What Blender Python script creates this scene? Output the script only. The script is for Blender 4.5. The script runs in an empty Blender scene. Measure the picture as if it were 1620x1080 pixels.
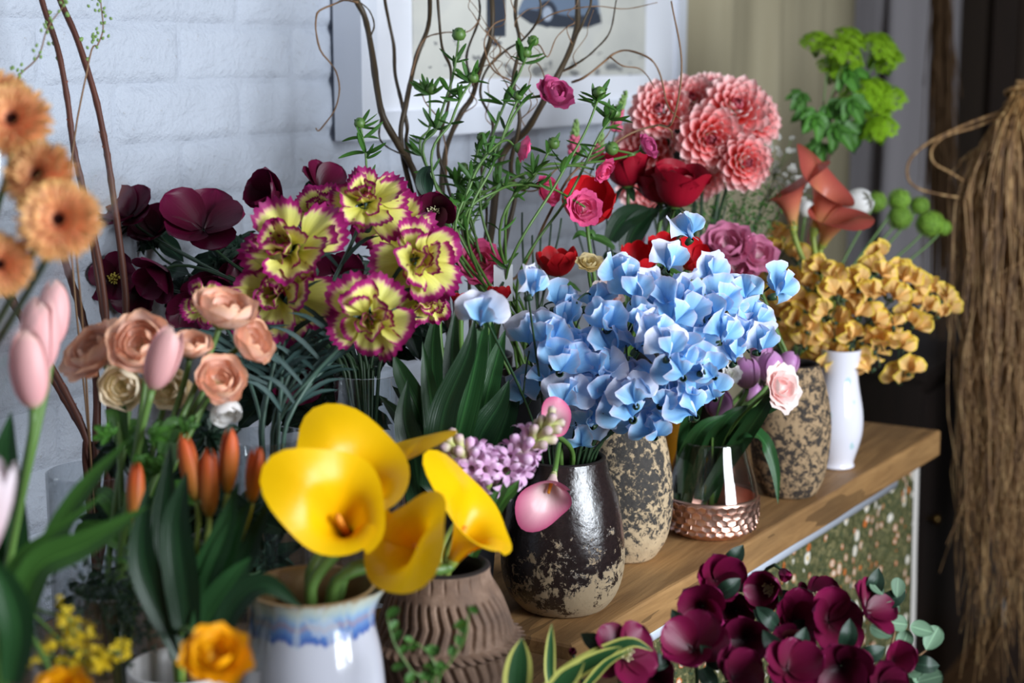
import bpy, math, random
from mathutils import Vector, Matrix, noise

rnd = random.Random(11)
scene = bpy.context.scene
col = scene.collection
V3 = Vector
PI = math.pi

# ---------------------------------------------------------------- camera, world, window light, exposure
FPX = 2500.0
YAW, PITCH = math.radians(30.4), math.radians(10.2)
CAM = V3((0.0, 0.0, 1.5))
FWD = V3((math.cos(YAW) * math.cos(PITCH), math.sin(YAW) * math.cos(PITCH), -math.sin(PITCH)))
RGT = V3((math.sin(YAW), -math.cos(YAW), 0.0))
UPV = RGT.cross(FWD)
cd = bpy.data.cameras.new('camera')
cam = bpy.data.objects.new('camera', cd)
col.objects.link(cam)
cam.matrix_world = Matrix(((RGT.x, UPV.x, -FWD.x, CAM.x), (RGT.y, UPV.y, -FWD.y, CAM.y), (RGT.z, UPV.z, -FWD.z, CAM.z), (0, 0, 0, 1)))
cd.sensor_width = 36.0
cd.lens = FPX / 1620 * 36.0
cd.clip_start = 0.02
cd.dof.use_dof = True
cd.dof.focus_distance = 1.72
cd.dof.aperture_fstop = 4.0
scene.camera = cam

world = bpy.data.worlds.new('world')
scene.world = world
world.use_nodes = True
world.node_tree.nodes['Background'].inputs[0].default_value = (0.62, 0.72, 0.9, 1)
world.node_tree.nodes['Background'].inputs[1].default_value = 0.25

ld = bpy.data.lights.new('window_daylight', 'AREA')
ld.shape = 'RECTANGLE'
ld.size, ld.size_y = 1.15, 1.5
ld.energy = 118
ld.color = (0.86, 0.93, 1.0)
lo = bpy.data.objects.new('window_daylight', ld)
lo.location = (1.05, -1.5, 1.72)
lo.rotation_euler = (math.radians(90), 0, 0)
col.objects.link(lo)

vs = scene.view_settings
vs.view_transform = 'Standard'
vs.look = 'None'
vs.exposure = 0.0
vs.gamma = 1.0
vs.use_curve_mapping = False


# ---------------------------------------------------------------- where a sight line meets the place
def at(x, y, d):
    return CAM + (FWD + RGT * ((x - 810) / FPX) - UPV * ((y - 540) / FPX)) * d


def on(x, y, z):
    r = FWD + RGT * ((x - 810) / FPX) - UPV * ((y - 540) / FPX)
    return CAM + r * ((z - CAM.z) / r.z)


def onY(x, y, Y):
    r = FWD + RGT * ((x - 810) / FPX) - UPV * ((y - 540) / FPX)
    return CAM + r * (Y / r.y)


def zat(xy, y):
    """height above the ground point xy that is seen on picture row y"""
    lo_, hi_ = -1.0, 4.0
    for _ in range(40):
        m = (lo_ + hi_) / 2
        v = V3((xy[0], xy[1], m)) - CAM
        if 540 - FPX * v.dot(UPV) / v.dot(FWD) > y:
            lo_ = m
        else:
            hi_ = m
    return (lo_ + hi_) / 2


def facing(r, u, t):
    return (RGT * r + UPV * u - FWD * t).normalized()


# ---------------------------------------------------------------- mesh helpers
class MB:
    def __init__(s):
        s.v, s.f, s.uv, s.mi = [], [], [], []

    def grid(s, nu, nv, fn, closed=False, mi=0):
        b = len(s.v)
        for i in range(nu + 1):
            for j in range(nv + (0 if closed else 1)):
                u, v = i / nu, j / nv
                s.v.append(tuple(fn(u, v)))
                s.uv.append((v, u))
        w = nv if closed else nv + 1
        for i in range(nu):
            for j in range(nv):
                j2 = (j + 1) % w
                s.f.append((b + i * w + j, b + i * w + j2, b + (i + 1) * w + j2, b + (i + 1) * w + j))
                s.mi.append(mi)
        return s

    def tube(s, pts, r0, r1=None, n=6, mi=0, cap=True, rf=None):
        r1 = r0 if r1 is None else r1
        m = len(pts)
        b = len(s.v)
        ref = V3((0.31, 0.77, 0.55)).normalized()
        for i, p in enumerate(pts):
            t = (pts[min(i + 1, m - 1)] - pts[max(i - 1, 0)])
            t = t.normalized() if t.length > 1e-9 else V3((0, 0, 1))
            a = t.cross(ref)
            a = a.normalized() if a.length > 1e-4 else t.cross(V3((1, 0, 0))).normalized()
            c = t.cross(a)
            k = i / (m - 1)
            r = rf(k) if rf else r0 + (r1 - r0) * k
            for j in range(n):
                q = 2 * PI * j / n
                s.v.append(tuple(p + a * (r * math.cos(q)) + c * (r * math.sin(q))))
                s.uv.append((j / n, k))
        for i in range(m - 1):
            for j in range(n):
                j2 = (j + 1) % n
                s.f.append((b + i * n + j, b + i * n + j2, b + (i + 1) * n + j2, b + (i + 1) * n + j))
                s.mi.append(mi)
        if cap:
            s.f.append(tuple(b + j for j in reversed(range(n))))
            s.f.append(tuple(b + (m - 1) * n + j for j in range(n)))
            s.mi += [mi, mi]
        return s

    def lathe(s, prof, n=32, mi=0, off=None, M=None):
        """prof: (r, z) list; off(a, k) adds to the radius"""
        b = len(s.v)
        m = len(prof)
        for i, (r, z) in enumerate(prof):
            for j in range(n):
                a = 2 * PI * j / n
                rr = r + (off(a, i / (m - 1), z) if off else 0)
                p = V3((rr * math.cos(a), rr * math.sin(a), z))
                s.v.append(tuple(M @ p if M else p))
                s.uv.append((j / n, i / (m - 1)))
        for i in range(m - 1):
            for j in range(n):
                j2 = (j + 1) % n
                s.f.append((b + i * n + j, b + i * n + j2, b + (i + 1) * n + j2, b + (i + 1) * n + j))
                s.mi.append(mi)
        return s

    def box(s, x0, x1, y0, y1, z0, z1, mi=0):
        b = len(s.v)
        for z in (z0, z1):
            for x, y in ((x0, y0), (x1, y0), (x1, y1), (x0, y1)):
                s.v.append((x, y, z))
                s.uv.append((x, y))
        for q in ((3, 2, 1, 0), (4, 5, 6, 7), (0, 1, 5, 4), (1, 2, 6, 5), (2, 3, 7, 6), (3, 0, 4, 7)):
            s.f.append(tuple(b + k for k in q))
            s.mi.append(mi)
        return s

    def add(s, o, M, mi=None):
        b = len(s.v)
        s.v += [tuple(M @ V3(p)) for p in o.v]
        s.uv += o.uv
        s.f += [tuple(b + k for k in q) for q in o.f]
        s.mi += o.mi if mi is None else [mi] * len(o.f)
        return s

    def mesh(s, name, mats, smooth=True):
        me = bpy.data.meshes.new(name)
        me.from_pydata(s.v, [], s.f)
        uvl = me.uv_layers.new(name='UVMap')
        flat = []
        for q in s.f:
            for k in q:
                flat += s.uv[k]
        uvl.data.foreach_set('uv', flat)
        for m in (mats if isinstance(mats, (list, tuple)) else [mats]):
            me.materials.append(m)
        if any(s.mi):
            me.polygons.foreach_set('material_index', s.mi)
        me.polygons.foreach_set('use_smooth', [smooth] * len(s.f))
        me.update()
        return me


def spline(P, n):
    """n points on a Catmull-Rom curve through P"""
    P = [V3(p) for p in P]
    if len(P) == 2:
        return [P[0].lerp(P[1], i / (n - 1)) for i in range(n)]
    Q = [P[0] * 2 - P[1]] + P + [P[-1] * 2 - P[-2]]
    out = []
    m = len(P) - 1
    for i in range(n):
        t = i / (n - 1) * m
        k = min(int(t), m - 1)
        t -= k
        a, b, c, d = Q[k:k + 4]
        out.append(0.5 * ((2 * b) + (c - a) * t + (2 * a - 5 * b + 4 * c - d) * t * t + (3 * b - a - 3 * c + d) * t ** 3))
    return out


def hermite(p0, t0, p1, t1, n):
    out = []
    for i in range(n):
        t = i / (n - 1)
        a, b = t * t, t * t * t
        out.append(p0 * (2 * b - 3 * a + 1) + t0 * (b - 2 * a + t) + p1 * (-2 * b + 3 * a) + t1 * (b - a))
    return out


# ---------------------------------------------------------------- objects
def root(name, label, cat, loc=(0, 0, 0), group=None):
    o = bpy.data.objects.new(name, None)
    o.empty_display_size = 0.02
    o.location = loc
    col.objects.link(o)
    o['label'] = label
    o['category'] = cat
    if group:
        o['group'] = group
    return o


def obj(name, me, parent=None, M=None):
    """a mesh object; M is its matrix in the world, or in its parent part"""
    o = bpy.data.objects.new(name, me)
    col.objects.link(o)
    M = M if M is not None else Matrix()
    if parent is not None:
        o.parent = parent
        if parent.type == 'EMPTY':
            M = Matrix.Translation(-V3(parent.location)) @ M
    o.matrix_basis = M
    return o


def tag(o, label, cat, group=None):
    o['label'] = label
    o['category'] = cat
    if group:
        o['group'] = group
    return o


def structure(o):
    o['kind'] = 'structure'
    return o


def stuff(o):
    o['kind'] = 'stuff'
    return o


# ---------------------------------------------------------------- materials
def lin(r, g, b):
    f = lambda c: (c / 255 / 12.92) if c <= 10.3 else ((c / 255 + 0.055) / 1.055) ** 2.4
    return (f(r), f(g), f(b), 1)


class N:
    def __init__(s, name):
        s.m = bpy.data.materials.new(name)
        s.m.use_nodes = True
        s.t = s.m.node_tree
        s.b = s.t.nodes['Principled BSDF']
        s.out = s.t.nodes['Material Output']

    def n(s, kind, **k):
        o = s.t.nodes.new('ShaderNode' + kind)
        for a, b in k.items():
            setattr(o, a, b)
        return o

    def l(s, a, b):
        s.t.links.new(a, b)

    def ramp(s, fac, stops, mode='LINEAR'):
        r = s.n('ValToRGB')
        r.color_ramp.interpolation = mode
        e = r.color_ramp.elements
        while len(e) > 1:
            e.remove(e[0])
        e[0].position, e[0].color = stops[0]
        for p, c in stops[1:]:
            k = e.new(p)
            k.color = c
        if fac is not None:
            s.l(fac, r.inputs[0])
        return r.outputs[0]

    def noise(s, vec=None, scale=5, detail=3, rough=0.5, dist=0):
        o = s.n('TexNoise')
        o.inputs['Scale'].default_value = scale
        o.inputs['Detail'].default_value = detail
        o.inputs['Roughness'].default_value = rough
        o.inputs['Distortion'].default_value = dist
        if vec is not None:
            s.l(vec, o.inputs['Vector'])
        return o.outputs['Fac']

    def math(s, op, a, b=None, c=None, clamp=False):
        o = s.n('Math', operation=op, use_clamp=clamp)
        for i, x in enumerate((a, b, c)):
            if x is None:
                continue
            if isinstance(x, (int, float)):
                o.inputs[i].default_value = x
            else:
                s.l(x, o.inputs[i])
        return o.outputs[0]

    def mix(s, fac, a, b, mode='MIX'):
        o = s.n('MixRGB', blend_type=mode)
        for i, x in enumerate((fac, a, b)):
            if isinstance(x, (int, float)):
                o.inputs[i].default_value = x
            elif isinstance(x, tuple):
                o.inputs[i].default_value = x
            else:
                s.l(x, o.inputs[i])
        return o.outputs[0]

    def co(s, which='Object', scale=(1, 1, 1), loc=(0, 0, 0), rot=(0, 0, 0)):
        t = s.n('TexCoord')
        m = s.n('Mapping')
        m.inputs['Scale'].default_value = scale
        m.inputs['Location'].default_value = loc
        m.inputs['Rotation'].default_value = rot
        s.l(t.outputs[which], m.inputs[0])
        return m.outputs[0]

    def col(s, c):
        if isinstance(c, tuple):
            s.b.inputs['Base Color'].default_value = c
        else:
            s.l(c, s.b.inputs['Base Color'])
        return s

    def set(s, **k):
        for a, b in k.items():
            i = s.b.inputs[a.replace('_', ' ')]
            if isinstance(b, (int, float, tuple)):
                i.default_value = b
            else:
                s.l(b, i)
        return s

    def bump(s, h, strength=0.3, dist=0.01):
        b = s.n('Bump')
        b.inputs['Strength'].default_value = strength
        b.inputs['Distance'].default_value = dist
        s.l(h, b.inputs['Height'])
        s.l(b.outputs[0], s.b.inputs['Normal'])
        return s


def plain(name, c, rough=0.6, **k):
    m = N(name).col(c)
    m.set(Roughness=rough, **k)
    return m.m


def petal_mat(name, stops, vein=0.12, trans=0.3, rough=0.5, jag=0.0, var=0.15, back=None, spec=0.3, sheen=0.0):
    """colour runs from the petal's base (0) to its tip (1)"""
    m = N(name)
    t = m.n('TexCoord')
    sep = m.n('SeparateXYZ')
    m.l(t.outputs['UV'], sep.inputs[0])
    u = sep.outputs['Y']
    vv = m.n('Mapping')
    vv.inputs['Scale'].default_value = (26, 1.6, 1)
    m.l(t.outputs['UV'], vv.inputs[0])
    vn = m.noise(vv.outputs[0], 1.0, 2)
    if jag:
        u = m.math('ADD', u, m.math('MULTIPLY', m.math('SUBTRACT', vn, 0.5), jag))
    c = m.ramp(u, stops)
    if back:
        g = m.n('NewGeometry')
        c = m.mix(g.outputs['Backfacing'], c, back)
    info = m.n('ObjectInfo')
    val = m.math('MULTIPLY_ADD', info.outputs['Random'], 2 * var, 1 - var)
    if vein:
        val = m.math('MULTIPLY', val, m.math('MULTIPLY_ADD', vn, 2 * vein, 1 - vein))
    hsv = m.n('HueSaturation')
    m.l(c, hsv.inputs['Color'])
    m.l(val, hsv.inputs['Value'])
    c = hsv.outputs[0]
    m.col(c).set(Roughness=rough, Specular_IOR_Level=spec)
    m.bump(vn, 0.12, 0.002)
    if trans:
        tr = m.n('BsdfTranslucent')
        m.l(c, tr.inputs[0])
        mx = m.n('MixShader')
        mx.inputs[0].default_value = trans
        m.l(m.b.outputs[0], mx.inputs[1])
        m.l(tr.outputs[0], mx.inputs[2])
        m.l(mx.outputs[0], m.out.inputs[0])
    return m.m


def leaf_mat(name, c1, c2, edge=None, rough=0.4, trans=0.18, vein=0.25):
    m = N(name)
    t = m.n('TexCoord')
    sep = m.n('SeparateXYZ')
    m.l(t.outputs['UV'], sep.inputs[0])
    mp = m.n('Mapping')
    mp.inputs['Scale'].default_value = (22, 1.0, 1)
    m.l(t.outputs['UV'], mp.inputs[0])
    vn = m.noise(mp.outputs[0], 1, 2)
    c = m.mix(m.math('MULTIPLY_ADD', vn, 1.6, -0.3, clamp=True), c1, c2)
    mid = m.math('ABSOLUTE', m.math('SUBTRACT', sep.outputs['X'], 0.5))
    if edge:
        c = m.mix(m.math('GREATER_THAN', m.math('ADD', mid, m.math('MULTIPLY', vn, 0.06)), 0.36), c, edge)
    else:
        c = m.mix(m.math('MULTIPLY', m.math('LESS_THAN', mid, 0.035), 0.5), c, tuple(min(1, x * 1.9) for x in c2[:3]) + (1,))
    info = m.n('ObjectInfo')
    hsv = m.n('HueSaturation')
    m.l(c, hsv.inputs['Color'])
    m.l(m.math('MULTIPLY_ADD', info.outputs['Random'], 0.5, 0.75), hsv.inputs['Value'])
    m.col(hsv.outputs[0]).set(Roughness=rough, Specular_IOR_Level=0.4)
    m.bump(vn, vein, 0.002)
    tr = m.n('BsdfTranslucent')
    m.l(hsv.outputs[0], tr.inputs[0])
    mx = m.n('MixShader')
    mx.inputs[0].default_value = trans
    m.l(m.b.outputs[0], mx.inputs[1])
    m.l(tr.outputs[0], mx.inputs[2])
    m.l(mx.outputs[0], m.out.inputs[0])
    return m.m


# ---------------------------------------------------------------- the room
def white_paint(name, base=(190, 196, 208), tone=0.10):
    m = N(name)
    o = m.co('Object')
    n1 = m.noise(o, 9, 5, 0.6)
    n2 = m.noise(o, 160, 3, 0.6)
    n3 = m.noise(o, 35, 5, 0.65)
    c = m.mix(m.math('MULTIPLY', n1, tone * 3.5), lin(*base), lin(150, 155, 165))
    sp = m.math('GREATER_THAN', m.math('MULTIPLY', n2, m.math('ADD', n3, 0.45)), 0.735)
    c = m.mix(m.math('MULTIPLY', sp, 0.35), c, lin(150, 140, 128))
    m.col(c).set(Roughness=0.62, Specular_IOR_Level=0.25)
    m.bump(m.math('ADD', m.math('MULTIPLY', n3, 1.3), m.math('MULTIPLY', n2, 0.45)), 0.7, 0.007)
    return m.m


M_BRICK = white_paint('white painted brick')
M_MORTAR = white_paint('white painted mortar', (184, 190, 202))
M_PLASTER = plain('pale plaster', lin(150, 146, 142), 0.9)


def dark_wood(name, a, b, rough=0.5):
    m = N(name)
    o = m.co('Object', (3, 30, 3))
    n = m.noise(o, 3, 4)
    m.col(m.mix(n, a, b)).set(Roughness=rough)
    return m.m


M_FLOOR = dark_wood('worn floor boards', lin(70, 48, 28), lin(110, 78, 48), 0.55)
M_DARKWALL = dark_wood('dark stained panelling', lin(38, 27, 20), lin(58, 42, 32), 0.6)

# room box: back wall at Y 1.33, window wall at Y -1.6
WALL_Y = 1.336
fl = MB()
fl.box(-1.8, 5.2, -1.7, 1.5, -0.06, 0)
floor = structure(obj('floor', fl.mesh('floor', M_DARKWALL)))
pm = [MB().box(0, 0.69, 0, 0.118, 0, 0.012).mesh('floor_plank', M_FLOOR, False)]
for i in range(6):
    for j in range(8):
        obj('plank', pm[0], floor, Matrix.Translation((2.7 + 0.7 * (i - 0.4 * (j % 2)) * 0.62, 0.42 + 0.124 * j, 0.0005)) @ Matrix.Diagonal((0.61, 1, 1, 1)))
structure(obj('ceiling', MB().box(-1.8, 5.2, -1.7, 1.5, 2.75, 2.8).mesh('ceiling', M_PLASTER)))
wall = structure(obj('wall_back', MB().box(-1.8, 5.2, WALL_Y + 0.0025, WALL_Y + 0.12, 0, 2.75).mesh('wall_back', M_MORTAR)))
structure(obj('wall_right', MB().box(5.0, 5.1, -1.7, 1.5, 0, 2.75).mesh('wall_right', plain('grey brown wall paint', lin(112, 96, 84), 0.8))))
structure(obj('wall_left', MB().box(-1.8, -1.7, -1.7, 1.5, 0, 2.75).mesh('wall_left', M_PLASTER)))
structure(obj('trim_1', MB().box(4.96, 5.0, 1.14, 1.215, 0.0, 2.75).mesh('trim', M_DARKWALL, False)))
wf = MB()
wf.box(-1.7, 0.4, -1.7, -1.6, 0, 2.75)
wf.box(1.7, 5.0, -1.7, -1.6, 0, 2.75)
wf.box(0.4, 1.7, -1.7, -1.6, 0, 1.05)
wf.box(0.4, 1.7, -1.7, -1.6, 2.65, 2.75)
structure(obj('wall_front', wf.mesh('wall_front', M_PLASTER)))
wn = MB()
for a in ((0.4, 0.46, 1.05, 2.65), (1.64, 1.7, 1.05, 2.65), (0.46, 1.64, 1.05, 1.11), (0.46, 1.64, 2.59, 2.65)):
    wn.box(a[0], a[1], -1.68, -1.62, a[2], a[3])
structure(obj('window_1', wn.mesh('window_frame', plain('white window paint', lin(230, 230, 228), 0.5))))

# every brick of the painted wall that the picture can show
BL, BH = 0.2225, 0.0709


def brick_mesh(k):
    r = random.Random(100 + k)
    m = MB()
    nx, nz = 14, 6
    hx, hz = BL / 2 - 0.0005, BH / 2 - 0.0005

    def fn(u, v):
        a, b = (v * 2 - 1), (u * 2 - 1)
        a, b = (abs(a) ** 0.8) * (1 if a > 0 else -1), (abs(b) ** 0.8) * (1 if b > 0 else -1)
        ed = min(1.0, min((1 - abs(a)) * hx, (1 - abs(b)) * hz) / 0.011)
        ed = ed * ed * (3 - 2 * ed)
        w = noise.noise(V3((a * 2.2 + 7 * k, b * 1.2, k * 3.1)))
        y = 0.0040 - 0.0060 * ed - (0.0022 * w + 0.0012 * noise.noise(V3((a * 9, b * 5, k)))) * ed
        return (a * hx + 0.0015 * noise.noise(V3((b * 3, k, 5.0))), y, b * hz + 0.0016 * noise.noise(V3((a * 4, 9.0, k))))
    m.grid(10, 22, fn)
    return m.mesh('brick', M_BRICK)


BRK = [brick_mesh(k) for k in range(7)]
for c in range(-9, 8):
    zc = 1.539 + BH * (c + 0.5)
    off = 1.368 + (0 if c % 2 == 0 else BL / 2)
    for i in range(-4, 9):
        xc = off + BL * (i + 0.5)
        if xc > 3.2:
            continue
        obj('brick', BRK[rnd.randrange(7)], wall,
            Matrix.Translation((xc, WALL_Y + rnd.uniform(-0.0012, 0.0012), zc)) @ Matrix.Rotation(rnd.uniform(-0.006, 0.006), 4, 'Y') @ Matrix.Rotation(PI * rnd.randrange(2), 4, 'Y'))

# ---------------------------------------------------------------- picture on the wall
FR_Y = 1.33 - 0.05
fx0, fz0 = onY(574, 222, FR_Y).x, onY(574, 224, FR_Y).z
fx1 = onY(1084, 170, FR_Y).x
fz1 = fz0 + 0.62
M_FRAME = plain('white frame paint', lin(222, 226, 236), 0.45)
M_MAT = plain('white mount board', lin(232, 234, 242), 0.8)
pic = root('framed_picture', 'large white framed seaside photograph hanging on the painted brick wall', 'picture', ((fx0 + fx1) / 2, 1.33, fz0))
rw = 0.038
for nm, a in (('bottom', (fx0, fx1, fz0, fz0 + rw)), ('top', (fx0, fx1, fz1 - rw, fz1)), ('l', (fx0, fx0 + rw, fz0 + rw, fz1 - rw)), ('r', (fx1 - rw, fx1, fz0 + rw, fz1 - rw))):
    obj('frame_rail', MB().box(a[0], a[1], FR_Y, 1.327, a[2], a[3]).mesh('frame_rail', M_FRAME, False), pic)
obj('mount_board', MB().box(fx0 + rw, fx1 - rw, FR_Y + 0.008, FR_Y + 0.012, fz0 + rw, fz1 - rw).mesh('mount_board', M_MAT, False), pic)
px0, pz0 = onY(654, 126, FR_Y + 0.006).x, onY(654, 126, FR_Y + 0.006).z
px1 = onY(1020, 120, FR_Y + 0.006).x
pz1 = fz1 - 0.1
m = N('old photograph paper')
o = m.co('Object')
c = m.ramp(m.noise(o, 6, 5), [(0.3, lin(196, 196, 190)), (0.55, lin(214, 213, 205)), (0.8, lin(176, 180, 186))])
sepz = m.n('SeparateXYZ')
m.l(o, sepz.inputs[0])
blot = m.math('GREATER_THAN', m.math('ADD', m.noise(m.co('Object', (1, 1, 2.4)), 24, 4), m.math('MULTIPLY', m.math('SUBTRACT', 1.49, sepz.outputs['Z']), 2.2)), 0.60)
c = m.mix(m.math('MULTIPLY', blot, 0.7), c, lin(70, 74, 84))
m.col(c).set(Roughness=0.35)
prt = obj('print', MB().box(px0, px1, FR_Y + 0.0055, FR_Y + 0.0085, pz0, pz1).mesh('print', m.m, False), pic)
M_INK = plain('dark photo ink', lin(58, 64, 76), 0.4)
M_INK2 = plain('blue grey photo ink', lin(112, 128, 150), 0.4)
M_INK3 = plain('pale photo ink', lin(170, 180, 196), 0.4)


def ink(pts, mat, dy, nm):
    P = [onY(x, y, FR_Y + 0.005) for x, y in pts]
    k = len(P)
    m = MB()
    for q in P:
        m.v.append((q.x, FR_Y + 0.0052 - dy, q.z))
        m.uv.append((0, 0))
    for q in P:
        m.v.append((q.x, FR_Y + 0.0062, q.z))
        m.uv.append((0, 0))
    m.f.append(tuple(range(k)))
    m.mi.append(0)
    for i in range(k):
        m.f.append((i, i + k, (i + 1) % k + k, (i + 1) % k))
        m.mi.append(0)
    obj(nm, m.mesh(nm, mat, False), prt)


ink([(770, 58), (800, 58), (800, -40), (770, -40)], M_INK, 0.0001, 'printed_post')
ink([(775, 68), (783, 62), (795, 68), (785, 74)], M_INK, 0.0002, 'printed_post_foot')
ink([(818, 22), (826, 2), (846, -28), (900, -36), (945, -20), (950, 28), (930, 36), (890, 38), (846, 34)], M_INK2, 0.0001, 'printed_car_body')
ink([(850, -4), (862, -26), (905, -32), (925, -4)], M_INK3, 0.0002, 'printed_car_window')
ink([(820, 24), (835, 14), (905, 26), (950, 22), (952, 36), (930, 44), (880, 44), (840, 38)], M_INK, 0.0002, 'printed_car_shadow')
ink([(866 + 16 * math.cos(a / 12 * 6.283), 22 + 22 * math.sin(a / 12 * 6.283)) for a in range(12)], M_INK, 0.0003, 'printed_wheel')
ink([(866 + 8 * math.cos(a / 12 * 6.283), 22 + 12 * math.sin(a / 12 * 6.283)) for a in range(12)], M_INK3, 0.0004, 'printed_wheel_hub')
ink([(938 + 9 * math.cos(a / 12 * 6.283), 24 + 16 * math.sin(a / 12 * 6.283)) for a in range(12)], M_INK, 0.0003, 'printed_wheel')

# ---------------------------------------------------------------- curtains and the dark end of the room
def cloth(name, base, dark, wv=220, rough=0.9, tr=0.0):
    m = N(name)
    o = m.co('UV', (wv, wv * 1.6, 1))
    w = m.n('TexWave')
    w.inputs['Scale'].default_value = 1.0
    m.l(o, w.inputs['Vector'])
    n = m.noise(m.co('UV', (60, 8, 1)), 1, 3)
    m.col(m.mix(m.math('MULTIPLY', n, 0.9), base, dark)).set(Roughness=rough, Specular_IOR_Level=0.1)
    m.bump(n, 0.15, 0.002)
    return m.m


def curtain(nm, label, cat, x0, x1, y, z0, z1, amp, waves, mat, seed):
    r = random.Random(seed)
    ph = [r.uniform(0, 6.28) for _ in range(4)]
    m = MB()

    def fn(u, v):
        a = v * waves * 2 * PI
        d = amp * (math.sin(a + ph[0]) + 0.5 * math.sin(a * 1.7 + ph[1]) + 0.3 * math.sin(a * 0.43 + ph[2])) * (0.75 + 0.35 * (1 - u))
        return (x0 + (x1 - x0) * v + 0.35 * amp * math.sin(a * 0.9 + ph[3]), y + d, z0 + (z1 - z0) * u)
    m.grid(14, int(waves * 14), fn)
    o = obj(nm, m.mesh(nm, mat))
    md = o.modifiers.new('thickness', 'SOLIDIFY')
    md.thickness = 0.0015
    return tag(o, label, cat)


cu0 = onY(1092, 100, 1.27).x
cu1 = onY(1376, 100, 1.2).x
curtain('linen_curtain', 'beige linen curtain hanging beside the picture frame', 'curtain', cu0, cu1, 1.255, 0.02, 2.7, 0.022, 3.6, cloth('beige linen', lin(176, 166, 140), lin(152, 142, 116)), 4)
curtain('sheer_curtain', 'smooth pale grey curtain to the right of the beige linen one', 'curtain', cu1 + 0.05, 4.82, 1.26, 0.02, 2.7, 0.02, 1.7, cloth('pale grey cloth', lin(190, 184, 188), lin(172, 166, 170)), 9)
M_CAB = dark_wood('blackened cabinet wood', lin(20, 14, 12), lin(36, 25, 20), 0.5)
M_KNOB = plain('tarnished brass', lin(90, 70, 40), 0.4, Metallic=1.0)


def cabinet(nm, label, x0, x1, y0, y1, h, doors, side):
    t = root(nm, label, 'cabinet', ((x0 + x1) / 2, (y0 + y1) / 2, 0))
    obj('body', MB().box(x0, x1, y0, y1, 0.05, h - 0.02).mesh('cabinet_body', M_CAB, False), t)
    obj('top', MB().box(x0 - 0.015, x1 + 0.015, y0 - 0.015, y1, h - 0.02, h).mesh('cabinet_top', M_CAB, False), t)
    obj('plinth', MB().box(x0 + 0.02, x1 - 0.02, y0 + 0.02, y1 - 0.02, 0.0, 0.05).mesh('cabinet_plinth', M_CAB, False), t)
    for k in range(doors):
        if side == 'x':
            w = (y1 - y0) / doors
            d = obj('door', MB().box(x0 - 0.014, x0 - 0.0005, y0 + w * k + 0.01, y0 + w * (k + 1) - 0.01, 0.08, h - 0.05).mesh('cabinet_door', M_CAB, False), t)
            K = Matrix.Translation((x0 - 0.014, y0 + w * k + 0.04, h * 0.6)) @ Matrix.Rotation(PI / 2, 4, 'Y')
        else:
            w = (x1 - x0) / doors
            d = obj('door', MB().box(x0 + w * k + 0.01, x0 + w * (k + 1) - 0.01, y0 - 0.014, y0 - 0.0005, 0.08, h - 0.05).mesh('cabinet_door', M_CAB, False), t)
            K = Matrix.Translation((x0 + w * k + 0.05, y0 - 0.014, h * 0.6)) @ Matrix.Rotation(-PI / 2, 4, 'X')
        obj('knob', MB().lathe([(0.0, -0.03), (0.012, -0.026), (0.014, -0.016), (0.006, -0.008), (0.006, 0)], 12).mesh('cabinet_knob', M_KNOB), d, Matrix.Translation(V3(t.location)) @ Matrix.Translation(-V3(t.location)) @ K)
    return t


cabinet('low_sideboard', 'low dark sideboard in the shadow under the pale curtain', 3.3, 4.12, 0.92, 1.17, 0.84, 2, 'y')
cabinet('dark_cabinet', 'dark wooden cabinet in the shadow behind the hanging raffia', 4.25, 4.8, 0.36, 1.15, 0.78, 2, 'x')

M_POST = dark_wood('dark post wood', lin(28, 20, 17), lin(48, 34, 27), 0.5)

# ---------------------------------------------------------------- raffia hank on its post
pst = on(1655, 1080, 0.0)
pc = at(1662, 300, 3.10)
post = root('wooden_post', 'dark upright wooden post behind the hanging raffia', 'post', (pc.x, pc.y, 0))
obj('upright', MB().box(pc.x - 0.02, pc.x + 0.045, pc.y - 0.07, pc.y + 0.035, 0.03, 2.3).mesh('post_upright', M_POST, False), post)
obj('foot', MB().box(pc.x - 0.12, pc.x + 0.14, pc.y - 0.17, pc.y + 0.13, 0.0, 0.03).mesh('post_foot', M_POST, False), post)
tp = at(1618, 150, 2.86)
obj('peg', MB().tube([V3((pc.x, pc.y - 0.02, tp.z - 0.012)), V3((tp.x - 0.03, tp.y + 0.0, tp.z - 0.004))], 0.011, 0.011, 10).mesh('post_peg', M_POST), post)

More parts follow.
